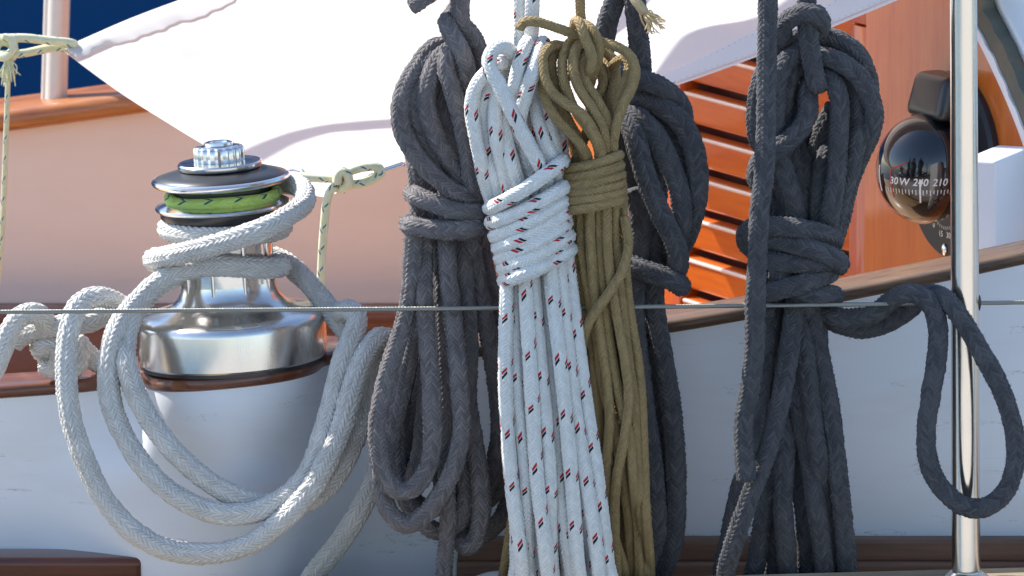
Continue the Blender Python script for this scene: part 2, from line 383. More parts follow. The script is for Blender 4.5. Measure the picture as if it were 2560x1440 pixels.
def build_coil(root, strands, mat, relax=45, step=0.008, fuzz=0, nseg=20, ring=0.28, fuzz_len=0.0022, taper=True):
    """strands given as control points; where ropes run into each other they are pushed apart front to back"""
    pts = [catmull(s.W, step) for s in strands]
    X = np.vstack(pts); sid = np.concatenate([np.full(len(p), i) for i, p in enumerate(pts)])
    rad = np.concatenate([np.full(len(p), s.r) for p, s in zip(pts, strands)])
    fix = np.concatenate([np.full(len(p), s.fixed) for p, s in zip(pts, strands)])
    loc = np.concatenate([np.arange(len(p)) for p in pts])
    D = X - CAM; D /= D[:, 1:2]
    Y0 = X[:, 1].copy(); Y = Y0.copy()
    XZ = X[:, [0, 2]]
    d2 = ((XZ[:, None] - XZ[None]) ** 2).sum(-1)
    rr = (rad[:, None] + rad[None]) * 0.93
    same = (sid[:, None] == sid[None]) & (np.abs(loc[:, None] - loc[None]) * step < rr * 2.2)
    I, J = np.nonzero((d2 < (rr * 1.0) ** 2) & ~same)
    k = I < J; I, J = I[k], J[k]
    need = np.sqrt(np.maximum(rr[I, J] ** 2 - d2[I, J], 0))
    sg = np.sign(Y0[I] - Y0[J] + 1e-6 * (sid[I] - sid[J]))
    if len(I):
        for it in range(relax):
            gap = need - sg * (Y[I] - Y[J])
            push = np.clip(gap, 0, None) * 0.35 * sg
            wi = np.where(fix[I], 0.0, np.where(fix[J], 1.0, .5)); wj = np.where(fix[J], 0.0, np.where(fix[I], 1.0, .5))
            acc = np.zeros_like(Y); cnt = np.zeros_like(Y)
            np.add.at(acc, I, push * wi); np.add.at(acc, J, -push * wj)
            np.add.at(cnt, I, (gap > 0)); np.add.at(cnt, J, (gap > 0))
            Y += acc / np.maximum(cnt, 1) * 1.6
            a = 0
            for p in pts:
                b = a + len(p)
                if not fix[a] and b - a > 4:
                    y = Y[a:b]; ys = y.copy(); ys[1:-1] = .5 * y[1:-1] + .25 * (y[:-2] + y[2:]); Y[a:b] = ys
                a = b
    X = X + D * (Y - Y0)[:, None]
    a = 0
    for p, s in zip(pts, strands):
        b = a + len(p); q = X[a:b]; a = b
        if s.ghost: continue
        NC_, P_, SL_, amp_ = BRAID[mat.name]
        C = catmull(q, P_ / 4.2 if amp_ > 0 else s.r * ring) - base_of(root)
        if amp_ > 0: nseg = NC_ * 3
        link(s.name, tube_mesh(s.name, C, s.r, mat, nseg, fuzz=fuzz, fuzz_len=fuzz_len), mat, root)

def PX(pts, d=0.0, d1=None):
    """(px, py[, depth mm]) control points to world"""
    out = []
    n = len(pts)
    for i, p in enumerate(pts):
        dd = p[2] if len(p) > 2 else (d if d1 is None else d + (d1 - d) * i / max(1, n - 1))
        out.append(at(p[0], p[1], dd / 1000.0))
    return np.array(out)
def wraps(turns, r, mid, front, back, sag=10):
    """one rope wound round and round; turns = [(Lx,Ly,Rx,Ry)] outer ends seen from the front (px)"""
    P = []
    for i, (lx, ly, rx, ry) in enumerate(turns):
        lx += r; rx -= r
        f = lambda t, s=sag: (lx + (rx - lx) * t, ly + (ry - ly) * t)
        P.append((lx, ly, mid))
        for t, k in ((.14, .75), (.5, 1.0), (.86, .75)):
            x, y = f(t); P.append((x, y + sag * (1 - (2 * t - 1) ** 2), mid + (front - mid) * k))
        P.append((rx, ry, mid))
        if i < len(turns) - 1:
            nx, ny = turns[i + 1][0] + r, turns[i + 1][1]
            for t, k in ((.14, .75), (.5, 1.0), (.86, .75)):
                P.append((rx + (nx - rx) * t, ry + (ny - ry) * t, mid + (back - mid) * k))
    return P

# ================================================================== SETTING
def sheet(name, x0, x1, y0, y1, z, mat, kind='structure'):
    return tag(pydata(name, [(x0, y0, z), (x1, y0, z), (x1, y1, z), (x0, y1, z)], [(0, 1, 2, 3)], mat), kind=kind)
DECK_Z = -0.315
sheet('water', -400, 400, -400, 400, -1.35, M['water'])
bm = box_bm(-2.2, 40, -40, -2.4, -1.5, -0.85, 0.02); tag(bm_obj('bounce_quay', bm, M['bounce_quay']), kind='structure')  # unseen concrete slab added to bounce light onto the boat and its steel
o = tag(bm_obj('side_deck', box_bm(-2.4, 2.4, -0.16, 0.30, DECK_Z - 0.05, DECK_Z), M['deck']), kind='structure')
o = tag(bm_obj('cockpit_sole', box_bm(-1.6, 0.9, 0.16, 1.60, -0.62, -0.58), M['sole']), kind='structure')
t_ = tag(bm_obj('topsides', box_bm(-2.4, 2.4, -0.165, -0.13, -1.5, DECK_Z - 0.002), M['paint']), kind='structure')

# ------------------------------------------------------------------ near coaming
XC, YC = at(583, 899, 0.165)[0], 0.165
YF = 0.18
capP = np.array([at(x, y, 0.17) for x, y in [(-500, 1010), (-120, 992), (0, 985), (240, 966), (400, 936), (583, 911), (760, 900), (1000, 893), (1190, 882), (1680, 820), (2150, 735), (2560, 650), (2900, 570), (3300, 470)]])
capC = catmull(capP, 0.003)
def cap_z(x): return np.interp(x, capC[:, 0], capC[:, 2])
def face_y(x, z):
    f = np.clip((cap_z(x) - z) / 0.25, 0, 1)
    R = 0.0765 + 0.012 * f
    dx = np.abs(x - XC)
    b = np.where(dx < R, YC - np.sqrt(np.maximum(R * R - dx * dx, 0)), YC + (dx - R) * 2.0)
    k = 0.02
    h = np.clip(0.5 + 0.5 * (YF - b) / k, 0, 1)
    top_ = YF * (1 - h) + b * h - k * h * (1 - h)
    sx = x - XC; W_ = np.where(sx < 0, 0.19, 0.125)
    low = YF - 0.070 * (0.5 + 0.5 * np.cos(np.pi * np.clip(np.abs(sx) / W_, 0, 1)))
    q = np.clip(f / 0.34, 0, 1); q = q * q * (3 - 2 * q)
    return top_ * (1 - q) + low * q
xs = np.unique(np.concatenate([np.linspace(-1.3, 1.3, 160), XC + 0.13 * np.sin(np.linspace(-math.pi / 2, math.pi / 2, 140))]))
co = thing('coaming', 'white painted cockpit coaming with a wooden cap, bulging out under the winch', 'coaming', (XC, YC, DECK_Z))
V = []; F = []; nz_ = 40
for x in xs:
    zt = cap_z(x) - 0.005
    for j in range(nz_ + 1):
        z = zt + (DECK_Z - 0.01 - zt) * j / nz_
        V.append((x, float(face_y(x, z)), z))
    V.append((x, 0.215, DECK_Z - 0.01)); V.append((x, 0.215, zt))
m_ = nz_ + 3
for i in range(len(xs) - 1):
    for j in range(m_):
        F.append((i * m_ + j, i * m_ + (j + 1) % m_, (i + 1) * m_ + (j + 1) % m_, (i + 1) * m_ + j))
pydata('painted_side', V, F, M['paint'], co, smooth=True).data.set_sharp_from_angle(angle=math.radians(40))
# cap: left and winch stretch in mahogany, right stretch in worn teak
def cap_piece(name, x0, x1, mat, seed):
    xx = xs[(xs >= x0) & (xs <= x1)]
    xx = np.unique(np.concatenate([[x0], xx, [x1]]))
    V = []; F = []; prof = []
    th = 0.0062
    for a in np.linspace(-90, 90, 9):
        prof.append((-math.cos(math.radians(a)), math.sin(math.radians(a))))
    for x in xx:
        z = float(cap_z(x)); yf = float(face_y(x, z)) - 0.004
        wob = 0.0004 * math.sin(x * 60 + seed)
        for (py_, pz) in prof: V.append((x, yf + 0.006 + py_ * 0.006 + wob, z + pz * th))
        yb = 0.232 + 0.03 * math.exp(-((x - XC) / 0.09) ** 4)
        V.append((x, yb, z + th)); V.append((x, yb, z - th))
    n = len(prof) + 2
    for i in range(len(xx) - 1):
        for j in range(n):
            F.append((i * n + j, (i + 1) * n + j, (i + 1) * n + (j + 1) % n, i * n + (j + 1) % n))
    F.append(tuple(range(n))); F.append(tuple(reversed(range((len(xx) - 1) * n, len(xx) * n))))
    return pydata(name, V, F, mat, co, smooth=True)
xj = at(1180, 880, .17)[0]
cap_piece('cap_rail', -1.3, xj - 0.0006, M['rail'], 0).data.set_sharp_from_angle(angle=math.radians(50))
cap_piece('cap_rail', xj + 0.0006, 1.3, M['railworn'], 2).data.set_sharp_from_angle(angle=math.radians(50))
# foot planks
def plank(name, px0, px1, py_top, Y0, Y1, mat, rr=0.008, zb=DECK_Z + 0.003):
    a = at(px0, py_top, Y0); b = at(px1, py_top, Y0)
    bm = box_bm(a[0] - co.location.x, b[0] - co.location.x, Y0 - co.location.y, Y1 - co.location.y, zb - co.location.z, a[2] - co.location.z, rr, 4)
    return bm_obj(name, bm, mat, co, smooth=True, angle=40)
plank('foot_plank', 1118, 3300, 1350, 0.158, 0.178, M['plank'], 0.004, at(1500, 1406, .158)[2])
plank('foot_plank', 1118, 3300, 1407, 0.152, 0.178, M['plank'], 0.004)
plank('foot_plank', -900, 356, 1396, 0.134, 0.178, M['plankred'], 0.007)
# toe rail and stanchion
tr_ = thing('toe_rail', 'weathered teak toe rail along the deck edge at the foot of the stanchion', 'toe rail', (0.37, 0, DECK_Z))
zt = at(2415, 1436, 0.013)[2]
V = []
for x, dz in ((-2.2, -0.077), (2.2, 0.055)):
    for (y, z) in ((-0.035, DECK_Z), (-0.030, zt + dz), (0.013, zt + dz), (0.016, DECK_Z)): V.append((x, y, z + (0.0005 if z == DECK_Z else 0)))
pydata('rail', V, [(0, 1, 5, 4), (1, 2, 6, 5), (2, 3, 7, 6), (3, 0, 4, 7), (0, 3, 2, 1), (4, 5, 6, 7)], M['deck'], tr_)

# ------------------------------------------------------------------ far side of the cockpit
FY = 1.42
fc_ = thing('far_coaming', 'cream painted far wall of the cockpit with a varnished wooden cap', 'coaming', (-0.3, FY, -0.58))
def far(px, py, Y=FY): return at(px, py, Y)
tops = [(-700, 400), (-300, 350), (0, 318), (370, 268), (800, 205), (1300, 130)]
T = [far(*p) for p in tops]; zb = far(500, 752)[2]
V = []; F = []
for p in T: V += [(p[0], FY, p[2]), (p[0], FY, -0.58), (p[0], FY + .05, -0.58), (p[0], FY + .05, p[2])]
for i in range(len(T) - 1):
    for j in range(4): F.append((i * 4 + j, i * 4 + (j + 1) % 4, i * 4 + 4 + (j + 1) % 4, i * 4 + 4 + j))
pydata('wall_panel', V, F, M['cream'], fc_)
C = catmull(np.array(T), 0.01); V = []; F = []
prof = [(-math.cos(a) * .010 - .012, math.sin(a) * .0115) for a in np.linspace(-1.57, 1.57, 9)] + [(0.075, .0115), (0.075, -.0115)]
for c in C:
    for (a, b) in prof: V.append((c[0], FY + a, c[2] + b + .008))
n = len(prof)
for i in range(len(C) - 1):
    for j in range(n): F.append((i * n + j, (i + 1) * n + j, (i + 1) * n + (j + 1) % n, i * n + (j + 1) % n))
pydata('cap_rail', V, F, M['railfar'], fc_, smooth=True).data.set_sharp_from_angle(angle=math.radians(50))
zl = far(500, 756)[2]
def fbox(name, x0, x1, y0, y1, z0, z1, mat, parent, bev=.003):
    b = base_of(parent)
    return bm_obj(name, box_bm(x0 - b[0], x1 - b[0], y0 - b[1], y1 - b[1], z0 - b[2], z1 - b[2], bev), mat, parent, smooth=True, angle=40)
st = thing('cockpit_seat', 'dark varnished mahogany cockpit seat below the cream wall', 'seat', (-0.3, 1.2, -0.58))
fbox('seat_ledge', -1.3, 0.10, 1.36, FY - .001, zl - .018, zl, M['mahdark'], st)
fbox('seat_front', -1.3, 0.10, 1.372, 1.40, -0.579, zl - .0185, M['mahdark'], st)
# far stanchion and the blue boat behind
fs = at(137, 290, FY + .03)
s2 = thing('far_stanchion', 'pale steel stanchion standing on the far rail against the dark blue hull', 'stanchion', fs)
top = at(152, -120, FY + .03) - fs
bmh = bmesh.new()
def cyl_between(name, a, b, r, mat, parent, n=24, closed=True):
    C = np.stack([np.linspace(a[k], b[k], 12) for k in range(3)], 1)
    m = tube_mesh(name, C, r, mat, n, noise_amp=0.0, closed_ends=False); return link(name, m, mat, parent)
M['farpole'] = plain('dull_pale_steel', (0.78, 0.72, 0.66), 0.4, metal=0.35)
cyl_between('tube', np.array((0, 0, -0.02)), top, 0.0115, M['farpole'], s2)
a = at(110, 290, FY + .035) - fs; b = at(124, -120, FY + .035) - fs
cyl_between('side_wire_tube', np.array((a[0], a[1], -0.02)), b, 0.0045, M['farpole'], s2)
hb = thing('blue_boat', 'dark blue hull of a neighbouring boat behind the far rail', 'boat', (-1.2, 6.0, -1.35))
V = []; F = []; NX, NZ = 60, 14
for i in range(NX + 1):
    x = -7 + 14 * i / NX
    for j in range(NZ + 1):
        z = -1.6 + 3.6 * j / NZ
        V.append((x, 6.2 + 0.02 * (x + 1) ** 2 - 0.16 * (z + 1.6) + .0 * z, z))
for i in range(NX):
    for j in range(NZ): F.append((i * (NZ + 1) + j, (i + 1) * (NZ + 1) + j, (i + 1) * (NZ + 1) + j + 1, i * (NZ + 1) + j + 1))
ho = pydata('hull', V, F, M['hull'], hb, smooth=True)
sm = ho.modifiers.new('thick', 'SOLIDIFY'); sm.thickness = 0.05; sm.offset = -1
V = [(x, 6.2 + .02 * (x + 1) ** 2 - .16 * 3.6 + dy, 2.0 + dz) for x in np.linspace(-7, 7, 61) for dy, dz in ((-.03, .0), (-.03, .05), (.06, .05), (.06, .0))]
F = [(i * 4 + j, i * 4 + 4 + j, i * 4 + 4 + (j + 1) % 4, i * 4 + (j + 1) % 4) for i in range(60) for j in range(4)]
pydata('gunwale', V, F, M['white'], hb)

# ------------------------------------------------------------------ bulkhead with louvred door (local x runs along it, -y faces the cockpit)
BA = math.radians(-62)
B0 = at(1195, 600, 1.40)
e = np.array([math.cos(BA), math.sin(BA), 0]); nrm = np.array([math.sin(BA), -math.cos(BA), 0])   # nrm faces the cockpit
bk = thing('bulkhead', 'varnished orange mahogany cabin bulkhead with a louvred door', 'bulkhead', (B0[0], B0[1], -0.58), (0, 0, BA))
def bl(px, py, off=0.0):
    """pixel -> (local x, local z) on the bulkhead plane shifted off metres toward the cockpit"""
    d = ray(px, py); q = np.array([B0[0], B0[1], 0]) + nrm * off
    t = (q - CAM).dot(nrm) / d.dot(nrm); p = CAM + d * t
    return (p - q).dot(e), p[2] + 0.58
def lbox(name, x0, x1, y0, y1, z0, z1, mat, parent=bk, bev=.0015, seg=2):
    return bm_obj(name, box_bm(x0, x1, y0, y1, z0, z1, bev, seg), mat, parent, smooth=True, angle=40)
xL, _ = bl(1722, 400); xR, _ = bl(2146, 400); xS, _ = bl(2190, 300); x0s, _ = bl(1668, 400)
zbot = 0.02; ztop = 0.98
arc = [(2425, -60), (2450, 0), (2462, 45), (2490, 100), (2522, 165), (2556, 240), (2592, 330), (2620, 420), (2640, 560), (2645, 700), (2648, 1000)]
arcL = [bl(*p) for p in arc]
# right panel as polygon with the arched edge
poly = [(xS + .0008, zbot), (arcL[-1][0], zbot)] + list(reversed(arcL)) 
xa = arcL[0]
poly += [(xa[0] - .02, ztop), (xS + .0008, ztop)]
def prism(name, poly, y0, y1, mat, parent):
    n = len(poly); V = [(x, y0, z) for x, z in poly] + [(x, y1, z) for x, z in poly]
    F = [tuple(range(n)), tuple(reversed(range(n, 2 * n)))] + [(i, i + n, (i + 1) % n + n, (i + 1) % n) for i in range(n)]
    return pydata(name, V, F, mat, parent, rel=False)
prism('side_panel', poly, -0.012, 0.012, M['bulk'], bk)
lbox('stile', xR + .0004, xS, -0.010, 0.012, zbot, bl(2165, 62)[1], M['bulkred'])
lbox('top_panel', x0s, xS, -0.0085, 0.012, bl(2165, 60)[1] + .001, ztop, M['bulkred'])
lbox('stile', x0s, xL - .0004, -0.010, 0.012, zbot, bl(2165, 60)[1], M['bulkred'])
lbox('left_panel', -0.02, x0s - .001, -0.006, 0.012, zbot, ztop, M['bulk'])
lbox('back_board', xL - .02, xR + .02, 0.020, 0.024, zbot, ztop, M['mahdark'])
# slats
zs0 = bl(1722, 222)[1]; zs1 = bl(1722, 222 + 104)[1]; pitch = zs0 - zs1
door = bk
for k in range(-4, 9):
    zt_ = zs0 - k * pitch
    hgt = pitch - 0.0085
    if zt_ - hgt < zbot: break
    bm = box_bm(xL, xR, -0.008, 0.008, zt_ - hgt, zt_, 0.0052, 5)
    R = Matrix.Translation((0, 0, zt_)) @ Matrix.Rotation(math.radians(10 + random.uniform(-.6, .6)), 4, 'X') @ Matrix.Translation((0, 0, -zt_))
    bmesh.ops.transform(bm, matrix=R, verts=bm.verts)
    so = bm_obj('slat', bm, M['door'], bk, smooth=True, angle=50)
    bm = box_bm(xL + .004, xR - .004, -0.0092, -0.0052, zt_ - .0034, zt_ + .0003, 0.0013, 3)  # pale strip painting a highlight along the slat's top edge
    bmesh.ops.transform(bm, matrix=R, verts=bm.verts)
    bm_obj('glint_edge', bm, M['glintedge'], so, smooth=True, angle=50)
# perished gasket and white bead along the arch
def strip(name, pl, w0, w1, y0, y1, mat):
    P = catmull(np.array([(x, 0, z) for x, z in pl]), .006); T = np.gradient(P, axis=0); T /= np.linalg.norm(T, axis=1)[:, None]
    Nn = np.stack([T[:, 2] * -1, np.zeros(len(T)), T[:, 0]], 1)
    V = []; F = []
    for p, q, i in zip(P, Nn, range(len(P))):
        wv = .0009 * math.sin(i * 1.3) + .0008 * math.sin(i * .47)
        for (ww, y) in ((w0, y0), (w1 + wv, y0), (w1 + wv, y1), (w0, y1)): 
            v = p + q * ww; V.append((v[0], y, v[2]))
    for i in range(len(P) - 1):
        for j in range(4): F.append((i * 4 + j, i * 4 + (j + 1) % 4, i * 4 + 4 + (j + 1) % 4, i * 4 + 4 + j))
    return pydata(name, V, F, mat, bk, rel=False)
strip('bead', arcL, -0.004, 0.004, -0.016, 0.0, M['boxw'])
strip('gasket', arcL, 0.0042, 0.022, -0.014, 0.02, M['gasket'])
cb = thing('cabin_side', 'white rounded cabin side beyond the arched bulkhead edge', 'cabin', (B0[0], B0[1], -0.58), (0, 0, BA))
V = []; F = []
P = catmull(np.array([(x, 0, z) for x, z in arcL]), .012); T = np.gradient(P, axis=0); T /= np.linalg.norm(T, axis=1)[:, None]
P = P + np.stack([-T[:, 2], np.zeros(len(T)), T[:, 0]], 1) * .0205
for p in P: V += [(p[0] + .003, 0.0, p[2]), (p[0] + .0, .03, p[2]), (p[0] - .0, 1.6, p[2])]
for i in range(len(P) - 1):
    for j in range(2): F.append((i * 3 + j, i * 3 + j + 1, i * 3 + j + 4, i * 3 + j + 3))
cbo = pydata('side_skin', V, F, M['cabin'], cb, smooth=True, rel=False)
sm = cbo.modifiers.new('thick', 'SOLIDIFY'); sm.thickness = 0.01; sm.offset = -1 
# white locker box by the coaming
bxp = at(2490, 640, 0.34)
wb = thing('locker_box', 'plain white box standing behind the coaming at the right edge', 'box', (bxp[0], 0.36, bxp[2] - 0.10), (0, 0, math.radians(-24)))
hw = 0.052
bz = at(2490, 398, .34)[2] - (bxp[2] - 0.10)
bm_obj('box_body', box_bm(-.020, 0.0115, -.03, .06, 0, bz, .003, 3), M['boxw'], wb, smooth=True, angle=40)
bm_obj('box_foot', box_bm(-.014, 0.006, -.02, .04, -(bxp[2] - 0.10 + .58), 0.0, .002, 2), M['boxw'], wb)

# ------------------------------------------------------------------ compass on the bulkhead
cx, cz = bl(2422, 412)
cp = np.array([B0[0], B0[1], 0]) + e * cx
cm = thing('compass', 'black dome steering compass with white degree marks on the bulkhead', 'compass', (cp[0] + nrm[0] * .012, cp[1] + nrm[1] * .012, cz - 0.58), (0, 0, BA))
PXM = 1 / (2560 / FRAME_W * DIST / (DIST + cp[1]))
# base plate: oval disc
n = 64
def oval(a, b, y0, y1, name, mat, zc=0, bev=True):
    pr = [(1.0, y0), (1.0, y1 * .6 + y0 * .4), (.97, y1)]
    V = []; F = []
    for (s_, y) in pr:
        for k in range(n): V.append((a * s_ * math.cos(2 * math.pi * k / n), y, zc + b * s_ * math.sin(2 * math.pi * k / n)))
    for i in range(2):
        for k in range(n): F.append((i * n + k, i * n + (k + 1) % n, (i + 1) * n + (k + 1) % n, (i + 1) * n + k))
    F.append(tuple(range(2 * n, 3 * n))); F.append(tuple(reversed(range(n))))
    return pydata(name, V, F, mat, cm, rel=False)
oval(.075, 236 * PXM, 0.0, -0.010, 'base_plate', M['blackp'])
RD = 124 * PXM
dc = np.array((0, -0.034, 0.0))
V = []; F = []
NU, NV = 48, 64
bm = bmesh.new(); bmesh.ops.create_uvsphere(bm, u_segments=64, v_segments=40, radius=RD)
bmesh.ops.scale(bm, vec=(1.0, 1.0, 1.12), verts=bm.verts); bmesh.ops.translate(bm, vec=dc, verts=bm.verts)
dome = bm_obj('dome', bm, M['gloss'], cm, smooth=True)
# hood on top
bm = box_bm(-.032, .032, -.040, -.002, .046, .086, .010, 5)
for v in bm.verts:
    k = (v.co.z - .046) / .040
    v.co.y = v.co.y * (1 - .25 * k) ; v.co.x *= (1 - .12 * k)
hood = bm_obj('hood', bm, M['blackp'], cm, smooth=True, angle=45)
bm_obj('name_plate', box_bm(-.0325, -.0312, -.030, -.010, .053, .064, 0), M['brass'], hood)
def ball(name, c, r, mat, parent, sc=(1, 1, 1), u=16, v=10):
    bm = bmesh.new(); bmesh.ops.create_uvsphere(bm, u_segments=u, v_segments=v, radius=r)
    bmesh.ops.scale(bm, vec=sc, verts=bm.verts); bmesh.ops.translate(bm, vec=c, verts=bm.verts)
    return bm_obj(name, bm, mat, parent, smooth=True)
ball('screw', (-.0300, -.018, .072), .0032, M['chrome'], hood, (.5, 1, 1))
ball('screw', (-.004, -.011, -.077), .0042, M['chrome'], cm, (1, .4, 1.3))
# marks on the dome; phi 0 faces the cockpit, positive to local +x
def on_dome(phi, zz, lift=.0004):
    q = zz / 1.12; rr = math.sqrt(max(RD * RD - q * q, 0)) + lift
    return (dc[0] + rr * math.sin(phi), dc[1] - rr * math.cos(phi), dc[2] + zz)
def mark(name, p0, z0, p1, z1, wd, mat):
    V = []; n_ = 8
    for i in range(n_ + 1):
        t_ = i / n_; ph = p0 + (p1 - p0) * t_; z = z0 + (z1 - z0) * t_
        if abs(z1 - z0) > RD * abs(p1 - p0): V += [on_dome(ph - wd / RD / 2, z), on_dome(ph + wd / RD / 2, z)]
        else: V += [on_dome(ph, z - wd / 2), on_dome(ph, z + wd / 2)]
    F = [(2 * i, 2 * i + 1, 2 * i + 3, 2 * i + 2) for i in range(n_)]
    return pydata(name, V, F, mat, dome, rel=False)
def text_on(name, txt, size, fn, mat, parent, shear=0.0):
    cu = bpy.data.curves.new('t', 'FONT'); cu.body = txt; cu.size = size; cu.align_x = 'CENTER'; cu.align_y = 'CENTER'; cu.shear = shear
    cu.extrude = 0; cu.resolution_u = 3; cu.offset = size * .012
    to = bpy.data.objects.new('t', cu); COL.objects.link(to)
    dg = bpy.context.evaluated_depsgraph_get(); me = bpy.data.meshes.new_from_object(to.evaluated_get(dg))
    bpy.data.objects.remove(to); bpy.data.curves.remove(cu)
    for v in me.vertices: v.co = fn(v.co.x, v.co.y)
    me.name = name
    return link(name, me, mat, parent)
VIEW = math.radians(62)      # the camera looks at the dome from phi about +62 deg
def ph_px(px):               # longitude on the dome whose point shows at px
    s_ = max(-.98, min(.98, (px - 2347) / 124.0)); return VIEW + math.asin(s_)
BAND = -0.006
for txt, px in (('30', 2263), ('W', 2287), ('240', 2327), ('210', 2376)):
    p0 = ph_px(px)
    text_on('compass_lettering', txt, .0094, lambda x, y, p0=p0: on_dome(p0 + x / RD, BAND + y - .0012 * 0), M['print'], dome, 0.2)
for i in range(26):
    p0 = VIEW - 1.0 + i * .075
    mark('tick', p0, BAND - .0068, p0, BAND - (.0105 if i % 2 else .0118), .0007, M['print'])
mark('lubber_line', ph_px(2327), BAND + .003, ph_px(2327), BAND - .019, .0015, M['print'])
mark('lubber_line', ph_px(2231), BAND + .012, ph_px(2231), BAND - .012, .0022, M['print'])
mark('red_line', ph_px(2257), BAND + .010, ph_px(2257), BAND - .016, .0013, M['red'])
mark('red_line', ph_px(2257), BAND + .010, ph_px(2293), BAND + .018, .0012, M['red'])
# heel scale printed on the base plate
for i, txt in enumerate(('0', '15', '30', '45')):
    a = math.radians(-128 + i * 26); 
    X_, Z_ = .030 * math.cos(a) - .004, -.030 + .034 * math.sin(a)
    text_on('scale_lettering', txt, .0075, lambda x, y, X_=X_, Z_=Z_: (X_ + x, -.0108, Z_ + y), M['print'], cm)
for i in range(12):
    a = math.radians(-130 + i * 7.5); c_, s_ = math.cos(a), math.sin(a)
    V = [(r_ * c_ - .004 + dx, -.0107, -.030 + r_ * s_) for r_, dx in ((.0255, -.0004), (.0285, -.0004), (.0285, .0004), (.0255, .0004))]
    pydata('scale_tick', V, [(0, 1, 2, 3)], M['print'], cm, rel=False)

# ------------------------------------------------------------------ stanchion and lifeline
sp0 = at(2416, 1431, 0.0)
sn = thing('stanchion', 'polished steel stanchion post with a wire running through it', 'stanchion', sp0)
top = at(2408, -150, 0.0) - sp0
C = np.stack([np.linspace((0, 0, -.006)[k], top[k], 60) for k in range(3)], 1)
rad_ = np.linspace(36.5, 33.5, 60) / 3000
link('post', tube_mesh('post', C, rad_, M['pole'], 48, noise_amp=0, closed_ends=False), M['pole'], sn)
bm = bmesh.new(); bmesh.ops.create_cone(bm, cap_ends=True, segments=40, radius1=.021, radius2=.0135, depth=.006); bmesh.ops.translate(bm, vec=(0, 0, -.002), verts=bm.verts)
bm_obj('base_flange', bm, M['pole'], sn, smooth=True, angle=30)
wp = at(2447, 757, 0.0) - sp0
ball('wire_fitting', wp, .0035, M['blackp'], sn, (.6, 1, 2.0))
# twisted wire: seven strands in one rope
lf = thing('lifeline', 'thin twisted steel wire lifeline crossing the whole picture', 'wire', at(1280, 770, 0.0))
wpt = np.array([at(x, y, 0.0) for x, y in [(-700, 785), (0, 780), (640, 775), (1280, 770), (1900, 764), (2560, 756), (3200, 748)]])
C0 = catmull(wpt, .0016) - base_of(lf); s_ = np.arange(len(C0)) * .0016
for k in range(6):
    a = 2 * math.pi * k / 6 + s_ / .016 * 2 * math.pi
    C = C0 + np.stack([np.zeros(len(a)), np.cos(a), np.sin(a)], 1) * .0012
    link('wire_strand', tube_mesh('wire_strand', C, .00074, M['wire'], 6, noise_amp=0, closed_ends=False), M['wire'], lf)
WIRE = [at(x, y, 0.0) for x, y in [(-200, 781), (640, 775), (1280, 770), (1900, 764), (2700, 755)]]

# ------------------------------------------------------------------ winch
WS = 1 / 2920.0
wb0 = at(583, 899, YC)
wi = thing('winch', 'polished steel self tailing sheet winch wrapped with thick white rope', 'winch', wb0, (0, math.radians(-3.5), 0))
def lp(pr): return [(r * WS, h * WS) for r, h in pr]
lathe('base_gasket', lp([(228, -6), (234, -4), (234, 6), (228, 8)]), M['blackp'], wi)
lathe('base', lp([(0.1, 5), (234, 5), (238, 10), (238, 96), (236, 106), (231, 114), (220, 121), (200, 127), (170, 134), (145, 146), (128, 164), (119, 186), (117, 200), (0.1, 200)]), M['brushed'], wi)
dr_ = lathe('drum', lp([(0.1, 199), (116, 199), (115, 215), (115, 330), (122, 350), (150, 362), (0.1, 362)]), M['chrome'], wi)
for k in range(9):
    a = 2 * math.pi * k / 9 + .25
    bm = box_bm(113 * WS, 121 * WS, -5 * WS, 5 * WS, 170 * WS, 345 * WS, .0015, 3)
    bmesh.ops.rotate(bm, cent=(0, 0, 0), matrix=Matrix.Rotation(a, 3, 'Z'), verts=bm.verts)
    bm_obj('drum_rib', bm, M['chrome'], dr_, smooth=True, angle=40)
lathe('skirt', lp([(120, 360), (150, 362), (157, 372), (157, 388), (120, 388)]), M['blackp'], wi)
lathe('lower_jaw', lp([(100, 386), (160, 386), (167, 390), (169, 394), (167, 398), (150, 406), (128, 414), (100, 414)]), M['chrome'], wi)
lathe('jaw_core', lp([(118, 410), (118, 446)]), M['blacksheen'], wi)
lathe('upper_jaw', lp([(118, 440), (145, 444), (166, 450), (172, 455), (174, 460), (172, 465), (167, 468), (120, 468)]), M['chrome'], wi)
lathe('top_disc', lp([(120, 466), (165, 467), (164, 469), (140, 476), (105, 486), (60, 487)]), M['blacksheen'], wi, angle=50)
lathe('polished_ring', lp([(60, 486), (98, 486), (104, 489), (106, 494), (106, 500), (102, 504), (60, 505)]), M['chrome'], wi)
def teeth(r, h, a):
    if r < 55 * WS: return r
    return r - 4.5 * WS * (0.5 - 0.5 * math.cos(20 * a)) ** .6
lathe('gear_cap', lp([(56, 504), (63, 505), (64, 508), (64, 536), (61, 541), (52, 544), (34, 545)]), M['chrome'], wi, n=200, angle=40, fn=teeth)
lathe('socket_ring', lp([(20, 544), (34, 544.5), (36, 547), (35, 552), (30, 554), (22, 553), (20, 546)]), M['chrome'], wi, n=48)

